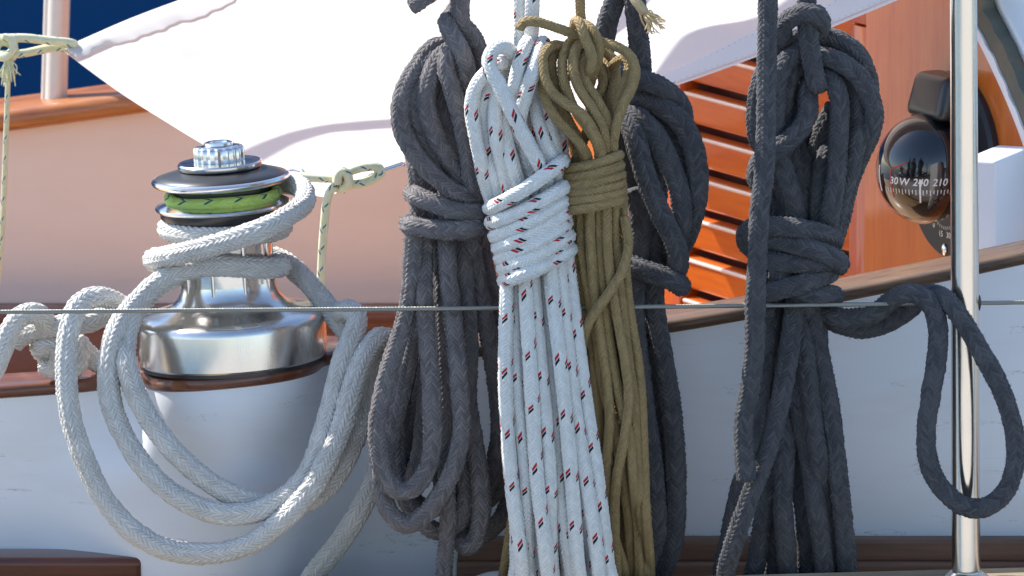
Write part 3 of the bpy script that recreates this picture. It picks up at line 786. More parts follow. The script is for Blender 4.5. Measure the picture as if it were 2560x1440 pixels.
# ------------------------------------------------------------------ sail
def coons(U, Vv, cA, cB, cC, cD):
    pass
A_ = [(150, 122, 760), (300, 232, 690), (420, 308, 640), (520, 368, 590), (660, 440, 520), (760, 482, 470), (815, 494, 440)]     # lower left edge
Bq = [(815, 494, 440), (925, 447, 455), (1030, 405, 480), (1340, 312, 540), (1690, 214, 560), (2000, 100, 530), (2250, -2, 500), (2700, -190, 450)]   # lower right edge
Dq = [(150, 122, 760), (205, 98, 780), (320, 48, 830), (455, -3, 890), (700, -90, 980), (1100, -210, 1080), (1600, -330, 1120)]     # top left edge
Cq = [(1600, -330, 1120), (1900, -310, 950), (2300, -260, 680), (2700, -190, 450)]
cL, cR, cT, cO = [catmull(PX(q), .004) for q in (A_, Bq, Dq, Cq)]
def samp(c, t):
    s = np.linspace(0, 1, len(c)); return np.stack([np.interp(t, s, c[:, k]) for k in range(3)], -1)
NU, NV = 150, 90
uu, vv = np.meshgrid(np.linspace(0, 1, NU + 1), np.linspace(0, 1, NV + 1), indexing='ij')
def sail_pt(u, v):       # u along lower-right edge, v away from it (0 = lower right edge, 1 = top left edge)
    u = np.asarray(u, float); v = np.asarray(v, float)
    bot, tp = samp(cR, u), samp(cT, u)
    lf_, rt = samp(cL[::-1], v), samp(cO[::-1], v)
    P00, P10, P01, P11 = cR[0], cR[-1], cT[0], cT[-1]
    U, W_ = u[..., None], v[..., None]
    P = (1 - W_) * bot + W_ * tp + (1 - U) * lf_ + U * rt - ((1 - U) * (1 - W_) * P00 + U * (1 - W_) * P10 + (1 - U) * W_ * P01 + U * W_ * P11)
    inside = (np.minimum(v, .12) / .12) * (np.minimum(1 - v, .2) / .2) * np.clip(u * 6, 0, 1)
    wr = (0.006 * np.sin(v * 5 + u * 9) + .005 * np.sin(u * 26 - v * 7) + .003 * np.sin(u * 40 + v * 16)) * (.25 + u) - 0.02 * np.sin(np.pi * v) * np.sin(np.pi * u)
    P = P + (wr * inside)[..., None] * np.array([0, -.3, 1.0])
    return P
sr = thing('sail', 'white sailcloth awning stretched behind the ropes with a stitched hem', 'sail', at(815, 494, .44))
SP = sail_pt(uu, vv).reshape(-1, 3)
F = [(i * (NV + 1) + j, (i + 1) * (NV + 1) + j, (i + 1) * (NV + 1) + j + 1, i * (NV + 1) + j + 1) for i in range(NU) for j in range(NV)]
pydata('cloth', SP, F, M['sail'], sr, smooth=True)
# doubled hem lying on the cloth and its two rows of stitches
def sail_n(u, v):
    a = sail_pt(u + .004, v) - sail_pt(u - .004, v); b = sail_pt(u, v + .01) - sail_pt(u, v - .01)
    n_ = np.cross(a, b); n_ /= np.linalg.norm(n_, axis=-1)[..., None]
    return n_ * np.where(n_[..., 2:3] < 0, -1, 1)
hv = 0.10
u_ = np.linspace(.012, .985, 200)
V = []; F = []
for k, v_ in enumerate((.012, .05, hv)):
    P = sail_pt(u_, np.full(200, v_)) + sail_n(u_, np.full(200, v_)) * .0012
    V.append(P)
V = np.vstack(V)
F = [(k * 200 + i, k * 200 + i + 1, (k + 1) * 200 + i + 1, (k + 1) * 200 + i) for k in range(2) for i in range(199)]
pydata('hem', V, F, M['sail'], sr, smooth=True)
u_ = np.linspace(.0, .5, 120); V = []
for v_, wv in ((.994, 0), (.972, .0035), (.945, .003), (.925, 0.0005)):
    jag = .009 * np.sin(u_ * 17 + 1) + .006 * np.sin(u_ * 41) + .003 * np.sin(u_ * 97 + 2) + .002 * np.sin(u_ * 230)
    vq = np.full(120, v_) + (jag if v_ < .94 else 0)
    V.append(sail_pt(u_, vq) + sail_n(u_, vq) * (.0012 + wv))
V = np.vstack(V)
F = [(k * 120 + i, k * 120 + i + 1, (k + 1) * 120 + i + 1, (k + 1) * 120 + i) for k in range(3) for i in range(119)]
pydata('rolled_hem', V, F, M['sail'], sr, smooth=True)
M['stitch'] = plain('grey_thread', (0.35, 0.36, 0.40), 0.8)
for v_ in (.018, hv - .008):
    V = []; F = []
    L_ = np.linalg.norm(cR[-1] - cR[0]); ns = int(L_ / .006)
    for i in range(ns):
        u0 = .015 + .97 * i / ns; u1 = u0 + .0022
        a = sail_pt(u0, v_) + sail_n(np.array(u0), np.array(v_)) * .0018; b = sail_pt(u1, v_) + sail_n(np.array(u1), np.array(v_)) * .0018
        sd = sail_pt(u0, v_ + .01) - sail_pt(u0, v_); sd = sd / np.linalg.norm(sd) * .0005
        k = len(V); V += [a - sd, a + sd, b + sd, b - sd]; F.append((k, k + 1, k + 2, k + 3))
    tag(pydata('stitching', V, F, M['stitch'], sr), kind='stuff')

def grommet(px, py, Yg, r):
    c = at(px, py, Yg); d_ = np.linalg.norm(sail_pt(uu, vv) - c, axis=-1); k_ = np.unravel_index(np.argmin(d_), d_.shape)
    u0, v0 = uu[k_], vv[k_]; n_ = Vector(sail_n(np.array(u0), np.array(v0))); p = Vector(sail_pt(u0, v0)) + n_ * .002
    bm = bmesh.new(); R_ = n_.to_track_quat('Z', 'Y').to_matrix(); N1, N2 = 28, 8; vs = []
    for i in range(N1):
        for j in range(N2):
            a, b = 2 * math.pi * i / N1, 2 * math.pi * j / N2
            q = Vector(((r + .0022 * math.cos(b)) * math.cos(a), (r + .0022 * math.cos(b)) * math.sin(a), .0012 * math.sin(b)))
            vs.append(bm.verts.new(R_ @ q + p - Vector(base_of(sr))))
    for i in range(N1):
        for j in range(N2): bm.faces.new([vs[i * N2 + j], vs[((i + 1) % N1) * N2 + j], vs[((i + 1) % N1) * N2 + (j + 1) % N2], vs[i * N2 + (j + 1) % N2]])
    bm_obj('grommet', bm, M['chrome'], sr, smooth=True)
grommet(722, 415, .50, .009); grommet(190, 112, .755, .006)
# unseen tube and line added overhead to throw shade on the sail
def overhead(pts, t):
    return np.array([p + np.array(TO_SUN) * t for p in PX(pts)])
bo = thing('shade_spar', 'unseen tube added above the cockpit to shade the right of the sail', 'shade_spar', overhead([(1900, 60, 560)], .9)[0])
C = catmull(overhead([(1560, 190, 590), (1900, 60, 560), (2300, -110, 520), (3300, -500, 420)], .9), .03) - base_of(bo)
link('shade_tube', tube_mesh('shade_tube', C, .062, M['white'], 32, noise_amp=0), M['white'], bo)
bl_ = thing('shade_line', 'unseen line added above the sail to cast a thin shadow', 'rope', overhead([(800, 330, 600)], .8)[0])
C = catmull(overhead([(300, 560, 500), (640, 392, 560), (820, 305, 610), (1000, 240, 640), (1300, 140, 700), (1800, -40, 760)], .8), .02) - base_of(bl_)
link('line', tube_mesh('line', C, .011, M['navy'], 16, noise_amp=0), M['navy'], bl_)  # unseen line, added only to cast its shadow on the sail
# ------------------------------------------------------------------ ropes
def coil(name, label, loc_px, group=None):
    return thing(name, label, 'rope coil', at(*loc_px), group=group)
wire_ghost = lambda: Strand('wire', np.array(WIRE), .0019, fixed=True, ghost=True)

# --- charcoal coil left of the flecked one
R1 = 23 / 3000
c1 = coil('rope_coil', 'charcoal grey rope coil with two wrapping turns, left of the white flecked coil', (1100, 560, .045))
b = 48
L1 = []
def add(lst, pts, d=0, d1=None, name='strand', r=R1, fixed=False): lst.append(Strand(name, PX(pts, d, d1), r, fixed))
add(L1, [(1150, -60, 20), (1150, 0, 22), (1153, 55, 28), (1178, 88, 34), (1197, 128, 40), (1200, 172, 44), (1182, 218, 52), (1165, 260, 70)], name='hanging_bight')
add(L1, [(1160, -10, 55), (1135, 30, 50), (1118, 62, 18), (1132, 92, 8), (1154, 130, 5), (1165, 175, 10), (1160, 218, 22), (1150, 260, 50)], name='hanging_bight')
add(L1, [(1148, 118, 40), (1085, 118, 30), (1038, 175, 22), (1004, 245, 18), (1004, 320, 14), (1036, 382, 10), (1078, 432, 8), (1128, 474, 10), (1175, 498, 22), (1195, 540, 50), (1192, 620, 55)])
add(L1, [(1130, 122, 35), (1075, 150, 25), (1040, 215, 20), (1034, 270, 18), (1052, 330, 18), (1084, 398, 20), (1112, 446, 26), (1120, 520, 30), (1118, 600, 30)])
add(L1, [(1135, 118, 30), (1100, 145, 20), (1072, 205, 14), (1066, 265, 12), (1084, 330, 12), (1118, 392, 15), (1150, 446, 24), (1160, 520, 30), (1160, 600, 34)])
add(L1, [(1120, 150, 40), (1092, 200, 26), (1102, 265, 24), (1128, 325, 28), (1160, 400, 34), (1175, 470, 40), (1175, 600, 45)])
add(L1, [(1150, 135, 26), (1122, 138, 12), (1116, 172, 6), (1132, 228, 4), (1150, 285, 4), (1166, 362, 6), (1178, 440, 12), (1184, 485, 24), (1184, 560, 40)])
add(L1, [(1100, 160, 60), (1050, 250, 60), (1030, 340, 60), (1040, 420, 45), (1049, 500, 38), (1044, 600, 36)])
add(L1, [(1110, 160, 60), (1080, 280, 55), (1060, 380, 50), (1066, 450, 42), (1076, 510, 38), (1080, 600, 36)])
add(L1, [(1120, 160, 70), (1140, 280, 70), (1150, 380, 70), (1130, 480, 60), (1110, 600, 60)])
add(L1, wraps([(1010 - 3, 482, 1228, 532), (999 - 2, 560, 1230, 562)], 23, 45, -12, 95, 14), name='wrapping_turn')
# lower loops
add(L1, [(1036, 560, 30), (1030, 650, 26), (1026, 730, 22), (1003, 828, 16), (967, 942, 8), (946, 1050, 4), (946, 1127, 2), (962, 1190, 0), (998, 1228, -2), (1036, 1218, -4), (1068, 1172, -5), (1081, 1108, -4), (1080, 1034, 0), (1075, 931, 6), (1067, 828, 14), (1059, 700, 24), (1060, 560, 34)], name='loop')
add(L1, [(1050, 560, 60), (1048, 760, 55), (1020, 905, 45), (985, 1060, 35), (958, 1160, 24), (957, 1228, 14), (978, 1286, 6), (1018, 1311, 0), (1064, 1285, -4), (1111, 1217, -6), (1141, 1147, -6), (1154, 1070, -3), (1148, 957, 4), (1136, 828, 12), (1121, 700, 24), (1115, 560, 34)], name='loop')
add(L1, [(1056, 600, 80), (1040, 828, 76), (1022, 905, 72), (1003, 1008, 66), (993, 1111, 56), (1003, 1214, 48), (1024, 1265, 44), (1068, 1315, 38), (1102, 1330, 34), (1150, 1300, 36), (1170, 1240, 42), (1165, 1150, 50), (1158, 1000, 60), (1150, 800, 64), (1140, 600, 66)], name='loop')
add(L1, [(1075, 600, 96), (1070, 850, 96), (1054, 978, 92), (1022, 1090, 86), (1010, 1180, 78), (1030, 1245, 70), (1075, 1275, 62), (1110, 1240, 66), (1105, 1100, 80), (1100, 900, 84), (1095, 600, 80)], name='loop')
add(L1, [(1075, 600, 60), (1068, 900, 52), (1060, 1060, 44), (1050, 1137, 40), (1030, 1200, 44), (1012, 1240, 60)], name='strand')
add(L1, [(1100, 560, 44), (1101, 700, 38), (1106, 854, 30), (1111, 1008, 24), (1111, 1111, 20), (1117, 1214, 18), (1120, 1317, 20), (1112, 1400, 24), (1106, 1500, 30), (1100, 1570, 44)], name='rope_end', r=R1 * .92)
add(L1, [(1140, 560, 46), (1162, 700, 38), (1173, 854, 34), (1170, 1008, 34), (1187, 1111, 30), (1202, 1214, 24), (1203, 1290, 18), (1188, 1352, 14), (1166, 1366, 20), (1150, 1345, 40), (1172, 1300, 66), (1172, 1200, 80), (1150, 1080, 84), (1140, 900, 84), (1140, 600, 84)], name='loop')
add(L1, [(1175, 560, 40), (1190, 680, 44), (1208, 770, 48), (1229, 880, 52), (1244, 983, 56), (1249, 1086, 60), (1236, 1163, 62), (1218, 1212, 66), (1180, 1262, 78), (1140, 1292, 92), (1110, 1260, 104), (1110, 1100, 108), (1120, 800, 104), (1125, 600, 100)], name='loop')
add(L1, [(1190, 560, 56), (1215, 680, 62), (1240, 780, 68), (1262, 900, 74), (1278, 1060, 78), (1275, 1150, 80), (1255, 1210, 80), (1216, 1252, 80), (1180, 1282, 92)], name='loop')
add(L1, [(1200, 600, 100), (1240, 800, 100), (1290, 1000, 96), (1300, 1120, 92), (1286, 1220, 88), (1250, 1300, 86), (1205, 1340, 90), (1170, 1345, 108), (1140, 1310, 118), (1135, 1100, 118), (1130, 700, 112)], name='loop')
L1.append(wire_ghost())
build_coil(c1, L1, M['char'], fuzz=50000)
# loose end at the top
l_ = thing('rope_tail', 'short loose end of charcoal rope sticking out at the top edge', 'rope', at(1050, 5, .03))
build_coil(l_, [Strand('tail', PX([(1180, -80, 60), (1130, -50, 40), (1075, -15, 30), (1045, 6, 28), (1024, 18, 28)]), 21 / 3000)], M['char'], fuzz=50000)

# --- white flecked coil
R2 = 18.3 / 3000
c2 = coil('rope_coil', 'white rope coil with red and black flecks, bound by seven turns', (1325, 560, -.02))
L2 = []
a2 = lambda pts, d=0, d1=None, name='strand': add(L2, pts, d, d1, name, R2)
a2([(1303, -60, 12), (1303, 0, 12), (1303, 60, 10), (1303, 110, 12), (1302, 170, 20), (1300, 230, 40)], name='hanging_strand')
a2([(1332, -60, -2), (1331, 0, -2), (1329, 80, -4), (1325, 140, 2), (1322, 200, 20), (1318, 250, 40)], name='hanging_strand')
a2([(1300, 165, 20), (1285, 137, -4), (1265, 120, -22), (1240, 120, -34), (1224, 142, -38), (1227, 175, -40), (1246, 208, -42), (1270, 260, -44), (1300, 320, -46), (1326, 370, -46), (1350, 415, -42), (1368, 460, -20), (1376, 560, 0)])
a2([(1325, 100, 0), (1311, 122, -24), (1297, 165, -34), (1286, 220, -32), (1276, 268, -18), (1268, 320, -2), (1275, 420, 10), (1290, 560, 10)])
a2([(1362, 100, 10), (1350, 125, -16), (1337, 170, -34), (1316, 228, -38), (1302, 280, -30), (1296, 330, -8), (1310, 420, 8), (1322, 560, 12)])
a2([(1290, 160, 10), (1255, 158, -8), (1222, 178, -14), (1192, 212, -18), (1179, 262, -20), (1186, 322, -20), (1200, 392, -18), (1213, 452, -12), (1232, 510, -4), (1262, 600, 0)])
a2([(1300, 185, 14), (1258, 186, 2), (1226, 222, -8), (1209, 264, -14), (1212, 322, -16), (1225, 398, -16), (1242, 458, -12), (1258, 520, -6), (1280, 600, -6)])
a2([(1300, 215, 18), (1262, 210, 0), (1240, 240, -12), (1237, 284, -18), (1242, 350, -22), (1256, 415, -22), (1270, 470, -16), (1284, 530, -8), (1300, 600, -8)])
a2([(1290, 240, 10), (1262, 250, -4), (1256, 288, -12), (1266, 350, -20), (1282, 412, -24), (1297, 462, -20), (1312, 530, -10), (1325, 600, -10)])
a2([(1310, 260, 0), (1305, 330, 0), (1312, 390, -6), (1328, 440, -14), (1345, 520, -8), (1352, 600, -6)])
a2([(1300, 150, 22), (1330, 190, 10), (1333, 245, -4), (1346, 302, -16), (1365, 360, -22), (1382, 405, -22), (1394, 460, -10), (1396, 600, -4)])
a2([(1310, 150, 24), (1345, 185, 14), (1354, 228, 0), (1367, 282, -12), (1382, 350, -20), (1392, 402, -18), (1404, 460, -6), (1408, 600, 0)])
a2([(1330, 165, 26), (1368, 200, 20), (1384, 250, 10), (1398, 312, 2), (1404, 380, -6), (1408, 430, -6), (1412, 520, 4), (1418, 600, 8)])
a2([(1310, 250, 20), (1325, 310, 10), (1345, 370, 6), (1362, 420, 8), (1372, 600, 14)])
add(L2, wraps([(1204, 522, 1428, 400), (1210, 556, 1430, 466), (1219, 590, 1432, 500), (1227, 620, 1433, 530), (1233, 646, 1434, 557), (1239, 672, 1440, 589), (1243, 702, 1446, 622)], 18, -6, -62, 50, 10), r=R2, name='wrapping_turn')
tops = np.linspace(1266, 1412, 8); 
mids = [1268, 1292, 1326, 1352, 1378, 1402, 1432, 1462]
m2 = [1281, 1312, 1345, 1374, 1402, 1432, 1462, 1492]
bots = [1300, 1318, 1362, 1382, 1428, 1450, 1492, 1520]
for k in range(8):
    j = lambda: random.uniform(-5, 5)
    fr = -16 + 4 * math.sin(k * 2.1)
    down = [(tops[k], 590, fr + 6), (tops[k] + (mids[k] - tops[k]) * .3, 720, fr - 10), (mids[k] + j(), 960, fr - 20), (m2[k] + j(), 1200, fr - 22), (bots[k] + j(), 1400, fr - 22), (bots[k] + 10, 1500, -44)]
    kb = (k + 1) % 8
    up = [(bots[kb] - 12, 1500, -30), (bots[kb] - 14 + j(), 1400, 0), (m2[kb] - 15 + j() * 2, 1200, 12), (mids[kb] - 13 + j() * 2, 960, 12), (tops[kb] - 9, 720, 10), (tops[kb] - 8, 590, 6)]
    mx_ = (bots[k] + bots[kb]) / 2
    if k == 7: up = [(1290, 1500, -30), (1292, 1400, -10), (1288, 1200, 6), (1282, 960, 12), (1280, 720, 14), (1284, 590, 12)]; mx_ = 1400
    a2(down + [(mx_, 1545 + 6 * (k % 3), -44)] + up, name='loop')
L2.append(wire_ghost())
build_coil(c2, L2, M['fleck'], nseg=18, fuzz=3500, fuzz_len=.0011)

# --- khaki coil
R3 = 12.6 / 3000
c3 = coil('rope_coil', 'thin khaki rope coil bound by six turns beside the white flecked coil', (1490, 460, .01))
L3 = []
a3 = lambda pts, d=0, d1=None, name='strand': add(L3, pts, d, d1, name, R3)
a3([(1446, -60, 6), (1450, 0, 4), (1454, 60, 2), (1470, 100, 10), (1478, 150, 24)], name='hanging_strand')
a3([(1299, 76, -24), (1304, 60, -26), (1325, 53, -28), (1352, 57, -28), (1395, 71, -28), (1432, 84, -20), (1462, 94, -2), (1500, 104, -8), (1540, 116, -14), (1572, 136, -18), (1587, 168, -22), (1582, 212, -24), (1563, 252, -26), (1548, 290, -28), (1538, 325, -28), (1533, 362, -24), (1532, 420, -6), (1530, 520, 0)], name='rope_end')
a3([(1446, 110, 20), (1436, 76, 4), (1440, 52, -18), (1450, 60, -30), (1462, 95, -38), (1479, 136, -40), (1480, 160, -36), (1468, 186, -18), (1462, 215, 6)], name='hitch')
a3([(1448, 70, 10), (1464, 62, -12), (1484, 80, -26), (1496, 110, -30), (1496, 145, -28), (1482, 185, -14), (1474, 215, 6)], name='hitch')
a3([(1470, 140, 20), (1410, 116, 0), (1378, 116, -14), (1359, 140, -22), (1361, 190, -30), (1382, 232, -36), (1420, 262, -40), (1460, 292, -42), (1488, 338, -40), (1503, 380, -28), (1508, 440, -6), (1506, 520, 0)])
a3([(1450, 150, 26), (1400, 132, 10), (1368, 160, -6), (1357, 205, -16), (1367, 252, -26), (1392, 296, -34), (1430, 336, -38), (1458, 370, -34), (1470, 398, -20), (1474, 460, -4), (1472, 520, 0)])
a3([(1460, 150, 22), (1405, 122, 6), (1382, 140, -4), (1379, 170, -8), (1392, 235, -10), (1420, 300, -14), (1448, 352, -16), (1462, 400, -10), (1460, 520, -2)])
a3([(1470, 110, 10), (1430, 102, -4), (1411, 130, -14), (1406, 180, -20), (1420, 235, -26), (1442, 282, -32), (1476, 330, -34), (1496, 372, -24), (1496, 440, -6), (1494, 520, 0)])
a3([(1480, 115, 10), (1456, 106, -8), (1437, 130, -22), (1434, 175, -28), (1450, 225, -30), (1480, 270, -32), (1508, 325, -32), (1516, 375, -22), (1518, 440, -6), (1518, 520, 0)])
a3([(1490, 130, 10), (1464, 132, -10), (1455, 152, -20), (1462, 200, -24), (1490, 246, -26), (1518, 300, -28), (1527, 355, -24), (1532, 420, -8), (1542, 520, 0)])
a3([(1480, 140, 20), (1498, 170, 6), (1508, 205, 0), (1494, 240, -4), (1478, 262, 4), (1470, 320, 8), (1440, 400, 4), (1438, 520, 0)])
a3([(1490, 140, 26), (1518, 170, 16), (1526, 205, 10), (1514, 250, 6), (1505, 300, 6), (1510, 380, 6), (1524, 520, 6)])
a3([(1500, 120, 24), (1530, 145, 16), (1540, 190, 8), (1530, 240, 0), (1528, 300, -8), (1524, 370, -8), (1552, 440, 0), (1556, 520, 2)])
a3([(1525, 175, 20), (1545, 152, 0), (1564, 146, -10), (1573, 165, -14), (1561, 210, -16), (1546, 260, -18), (1534, 312, -18), (1526, 370, -14), (1545, 460, -2), (1550, 520, 0)])
a3([(1440, 160, 30), (1400, 230, 20), (1410, 300, 16), (1436, 370, 12), (1446, 450, 10), (1448, 520, 10)])
add(L3, wraps([(1398, 424, 1562, 387), (1398, 445, 1564, 413), (1400, 464, 1566, 436), (1401, 482, 1567, 458), (1402, 502, 1569, 478), (1405, 525, 1573, 496)], 12.6, -2, -46, 46, 6), r=R3, name='wrapping_turn')
tp3 = [1436, 1456, 1478, 1500, 1522, 1544, 1562]
paths = [
 [(1436, 500), (1440, 640), (1470, 800), (1492, 980), (1504, 1150), (1520, 1300), (1545, 1420)],
 [(1452, 500), (1456, 640), (1484, 800), (1512, 980), (1540, 1090), (1558, 1200), (1572, 1310), (1580, 1420)],
 [(1474, 500), (1478, 640), (1496, 800), (1516, 940), (1524, 1050), (1516, 1180), (1530, 1320), (1560, 1420)],
 [(1496, 500), (1500, 640), (1514, 780), (1530, 900), (1552, 1010), (1574, 1100), (1584, 1220), (1594, 1330), (1598, 1430)],
 [(1516, 500), (1520, 640), (1540, 780), (1562, 900), (1572, 990), (1562, 1090), (1542, 1195), (1536, 1310), (1540, 1430)],
 [(1536, 500), (1540, 640), (1556, 770), (1568, 880), (1584, 1000), (1590, 1100), (1596, 1230), (1608, 1350), (1614, 1430)],
 [(1556, 500), (1562, 640), (1575, 780), (1597, 920), (1608, 1085), (1613, 1250), (1626, 1430)],
]
for k in range(7):
    d = (6, 0, -8, -4, -12, -2, 2)[k]
    nb = paths[(k * 3 + 2) % 7]
    dn = [(x, y, d - 6 * min(1, (y - 500) / 200) + (0 if y < 1300 else 30)) for x, y in paths[k]]
    xb = dn[-1][0]; xu = nb[-1][0] - 9
    up = [(x - 9 + 4 * math.sin(y * .01 + k), y, 20 + (0 if y < 1300 else 35)) for x, y in reversed(nb)]
    a3(dn + [(xb + 2, 1480, 55), ((xb + xu) / 2, 1540 + 5 * k, 62), (xu, 1480, 66)] + up, name='loop')
a3([(1560, 540, -6), (1571, 610, -16), (1566, 645, -22), (1551, 688, -28), (1510, 750, -30), (1472, 806, -26), (1456, 860, -10), (1446, 950, 10), (1430, 1100, 26)], name='strand')
a3([(1300, 1180, 30), (1282, 1290, 20), (1268, 1380, 20), (1254, 1470, 40), (1250, 1540, 52)], name='strand')
a3([(1310, 1180, 36), (1286, 1300, 26), (1278, 1390, 24), (1274, 1470, 44), (1276, 1540, 56)], name='strand')
L3.append(wire_ghost())
build_coil(c3, L3, M['khaki'], nseg=14, step=.007)

# --- dark coil half hidden behind the khaki one
R4 = 26.5 / 3000
c4 = coil('rope_coil', 'dark blue grey rope coil half hidden behind the khaki coil', (1640, 600, .085))
L4 = []
a4 = lambda pts, d=0, d1=None, name='strand': add(L4, pts, d, d1, name, R4)
a4([(1560, -60, 60), (1538, 0, 60), (1518, 60, 62), (1508, 130, 70), (1520, 200, 90)], name='hanging_strand')
a4([(1582, -60, 50), (1587, 0, 52), (1595, 85, 54), (1602, 170, 70), (1605, 240, 100)], name='hanging_strand')
a4([(1545, 178, 58), (1605, 200, 46), (1653, 218, 44), (1690, 250, 50), (1708, 290, 66), (1700, 340, 95)])
a4([(1560, 262, 64), (1604, 252, 50), (1658, 270, 44), (1702, 304, 42), (1733, 368, 44), (1744, 433, 50), (1738, 515, 58), (1716, 590, 74), (1680, 650, 92)])
a4([(1600, 290, 70), (1655, 318, 58), (1694, 368, 54), (1718, 433, 56), (1722, 500, 62), (1700, 580, 78), (1670, 660, 92)])
a4([(1560, 285, 56), (1596, 294, 44), (1637, 336, 36), (1670, 401, 34), (1698, 477, 38), (1704, 540, 44), (1694, 590, 58), (1670, 640, 80)])
a4([(1570, 300, 48), (1584, 330, 38), (1605, 412, 30), (1632, 488, 28), (1668, 567, 28), (1692, 622, 30), (1694, 665, 38), (1676, 690, 60), (1650, 690, 90)])
a4([(1575, 240, 80), (1556, 290, 72), (1550, 340, 72), (1566, 395, 80), (1590, 470, 92), (1612, 600, 95)])
a4([(1600, 260, 110), (1640, 400, 110), (1640, 560, 110), (1640, 640, 105)])
a4([(1530, 640, 90), (1572, 662, 40), (1632, 683, 32), (1678, 700, 34), (1702, 715, 42), (1706, 722, 50)], name='wrapping_turn')
a4([(1580, 470, 66), (1600, 540, 62), (1598, 620, 62), (1588, 700, 60), (1584, 790, 58), (1598, 918, 58), (1620, 1084, 60), (1638, 1240, 62), (1640, 1320, 62), (1622, 1395, 64), (1590, 1450, 68), (1560, 1440, 76), (1548, 1300, 84), (1545, 1000, 90), (1550, 700, 90)], name='loop')
a4([(1640, 560, 82), (1634, 680, 76), (1636, 768, 70), (1662, 918, 68), (1684, 1084, 68), (1690, 1240, 70), (1684, 1340, 72), (1658, 1420, 74), (1615, 1480, 78), (1585, 1470, 86), (1570, 1300, 100), (1560, 1000, 104), (1560, 700, 104)], name='loop')
a4([(1620, 560, 98), (1610, 700, 95), (1612, 800, 92), (1632, 950, 90), (1655, 1084, 90), (1668, 1240, 92), (1664, 1340, 92), (1640, 1400, 94), (1600, 1440, 100)], name='loop')
L4.append(wire_ghost())
build_coil(c4, L4, M['navy'], fuzz=50000)
# frayed sand coloured end at the top
l_ = thing('frayed_rope_end', 'frayed sand coloured rope end hanging at the top edge', 'rope', at(1600, 10, .02))
build_coil(l_, [Strand('tail', PX([(1560, -70, 30), (1582, -10, 20), (1600, 16, 16), (1614, 34, 16)]), 13 / 3000)], M['sand'])
def fray(root, start, tips, mat, r, nm='frayed_fibre', n_each=1):
    """loose yarns spreading from a cut end"""
    b = base_of(root); V = None
    for (tx, ty, td) in tips:
        s0 = np.array(start) + RNG.normal(0, .0016, 3)
        e_ = at(tx, ty, td / 1000)
        mid_ = (s0 + e_) / 2 + RNG.normal(0, .0018, 3)
        C = catmull(np.array([s0, mid_, e_]), .0012) - b
        link(nm, tube_mesh(nm, C, np.linspace(r, r * .55, len(C)), mat, 6, noise_amp=.1), mat, root)
fray(l_, at(1612, 32, .016), [(1632 + random.uniform(-22, 36), 62 + random.uniform(-20, 24), 16 + random.uniform(-10, 10)) for _ in range(46)], M['sandfib'], .0008)

# --- slate coil at right with a bight over the wire
R5 = 24.2 / 3000
c5 = coil('rope_coil', 'slate grey rope coil at right, its loop hanging over the wire', (1990, 640, .045))
L5 = []
a5 = lambda pts, d=0, d1=None, name='strand': add(L5, pts, d, d1, name, R5)
a5([(1920, -60, -14), (1920, 0, -16), (1917, 158, -22), (1914, 343, -30), (1909, 448, -36), (1899, 527, -40), (1893, 659, -40), (1888, 765, -34), (1886, 865, -26), (1875, 970, -18), (1860, 1050, -14), (1860, 1129, -12), (1866, 1205, -12)], name='rope_end')
a5([(2016, -60, 22), (2017, 0, 22), (2019, 60, 18), (2024, 116, 8), (2036, 180, 2), (2043, 210, 8), (2052, 190, 34), (2050, 130, 50)], name='hanging_bight')
a5([(1975, 130, 46), (1958, 98, 34), (1958, 66, 26), (1982, 42, 18), (2017, 32, 2), (2048, 42, 14), (2052, 66, 28), (2040, 92, 46), (2030, 130, 60)], name='hitch')
a5([(2040, 96, 56), (2003, 96, 44), (1962, 110, 38), (1930, 145, 34), (1900, 210, 30), (1889, 295, 30), (1898, 355, 34), (1925, 385, 42)])
a5([(1935, 380, 60), (1905, 398, 48), (1889, 432, 42), (1905, 476, 46), (1935, 520, 52), (1950, 590, 58)])
a5([(2045, 140, 40), (2007, 130, 26), (1966, 154, 20), (1944, 202, 18), (1939, 295, 20), (1944, 369, 26), (1960, 425, 34), (1984, 500, 40), (1996, 590, 45)])
a5([(2045, 160, 44), (2012, 158, 28), (1976, 190, 24), (1958, 262, 26), (1956, 330, 32), (1952, 420, 44), (1966, 506, 50), (1976, 590, 52)])
a5([(2040, 180, 50), (2014, 190, 40), (1992, 230, 38), (1980, 290, 40), (1975, 360, 46), (1990, 453, 46), (2008, 530, 46), (2014, 590, 50)])
a5([(2035, 190, 30), (2020, 236, 18), (2021, 275, 10), (2006, 316, 4), (1974, 348, 2), (1940, 374, 6), (1915, 400, 24), (1905, 440, 48)])
a5([(1975, 330, 60), (1995, 370, 50), (2014, 440, 46), (2025, 520, 48), (2030, 590, 52)])
a5([(2000, 300, 70), (2012, 350, 62), (2024, 420, 58), (2020, 500, 60), (2015, 590, 64)])
a5([(2000, 110, 50), (2049, 92, 40), (2096, 100, 36), (2142, 134, 36), (2166, 185, 40), (2174, 240, 50), (2168, 320, 60), (2140, 400, 66), (2110, 500, 66), (2090, 590, 64)])
a5([(2010, 150, 36), (2052, 140, 22), (2100, 155, 16), (2147, 192, 14), (2176, 243, 16), (2186, 295, 20), (2172, 343, 28), (2152, 388, 40), (2120, 470, 52), (2100, 560, 56)])
a5([(2040, 190, 40), (2066, 192, 22), (2090, 218, 16), (2100, 268, 14), (2096, 343, 14), (2090, 448, 20), (2074, 545, 34), (2066, 600, 44)])
a5([(2060, 180, 46), (2100, 190, 36), (2124, 240, 32), (2124, 310, 34), (2114, 400, 40), (2100, 480, 44), (2086, 590, 50)])
a5([(2070, 165, 44), (2120, 185, 30), (2144, 225, 26), (2149, 290, 26), (2138, 378, 28), (2112, 462, 34), (2090, 535, 40), (2078, 600, 46)])
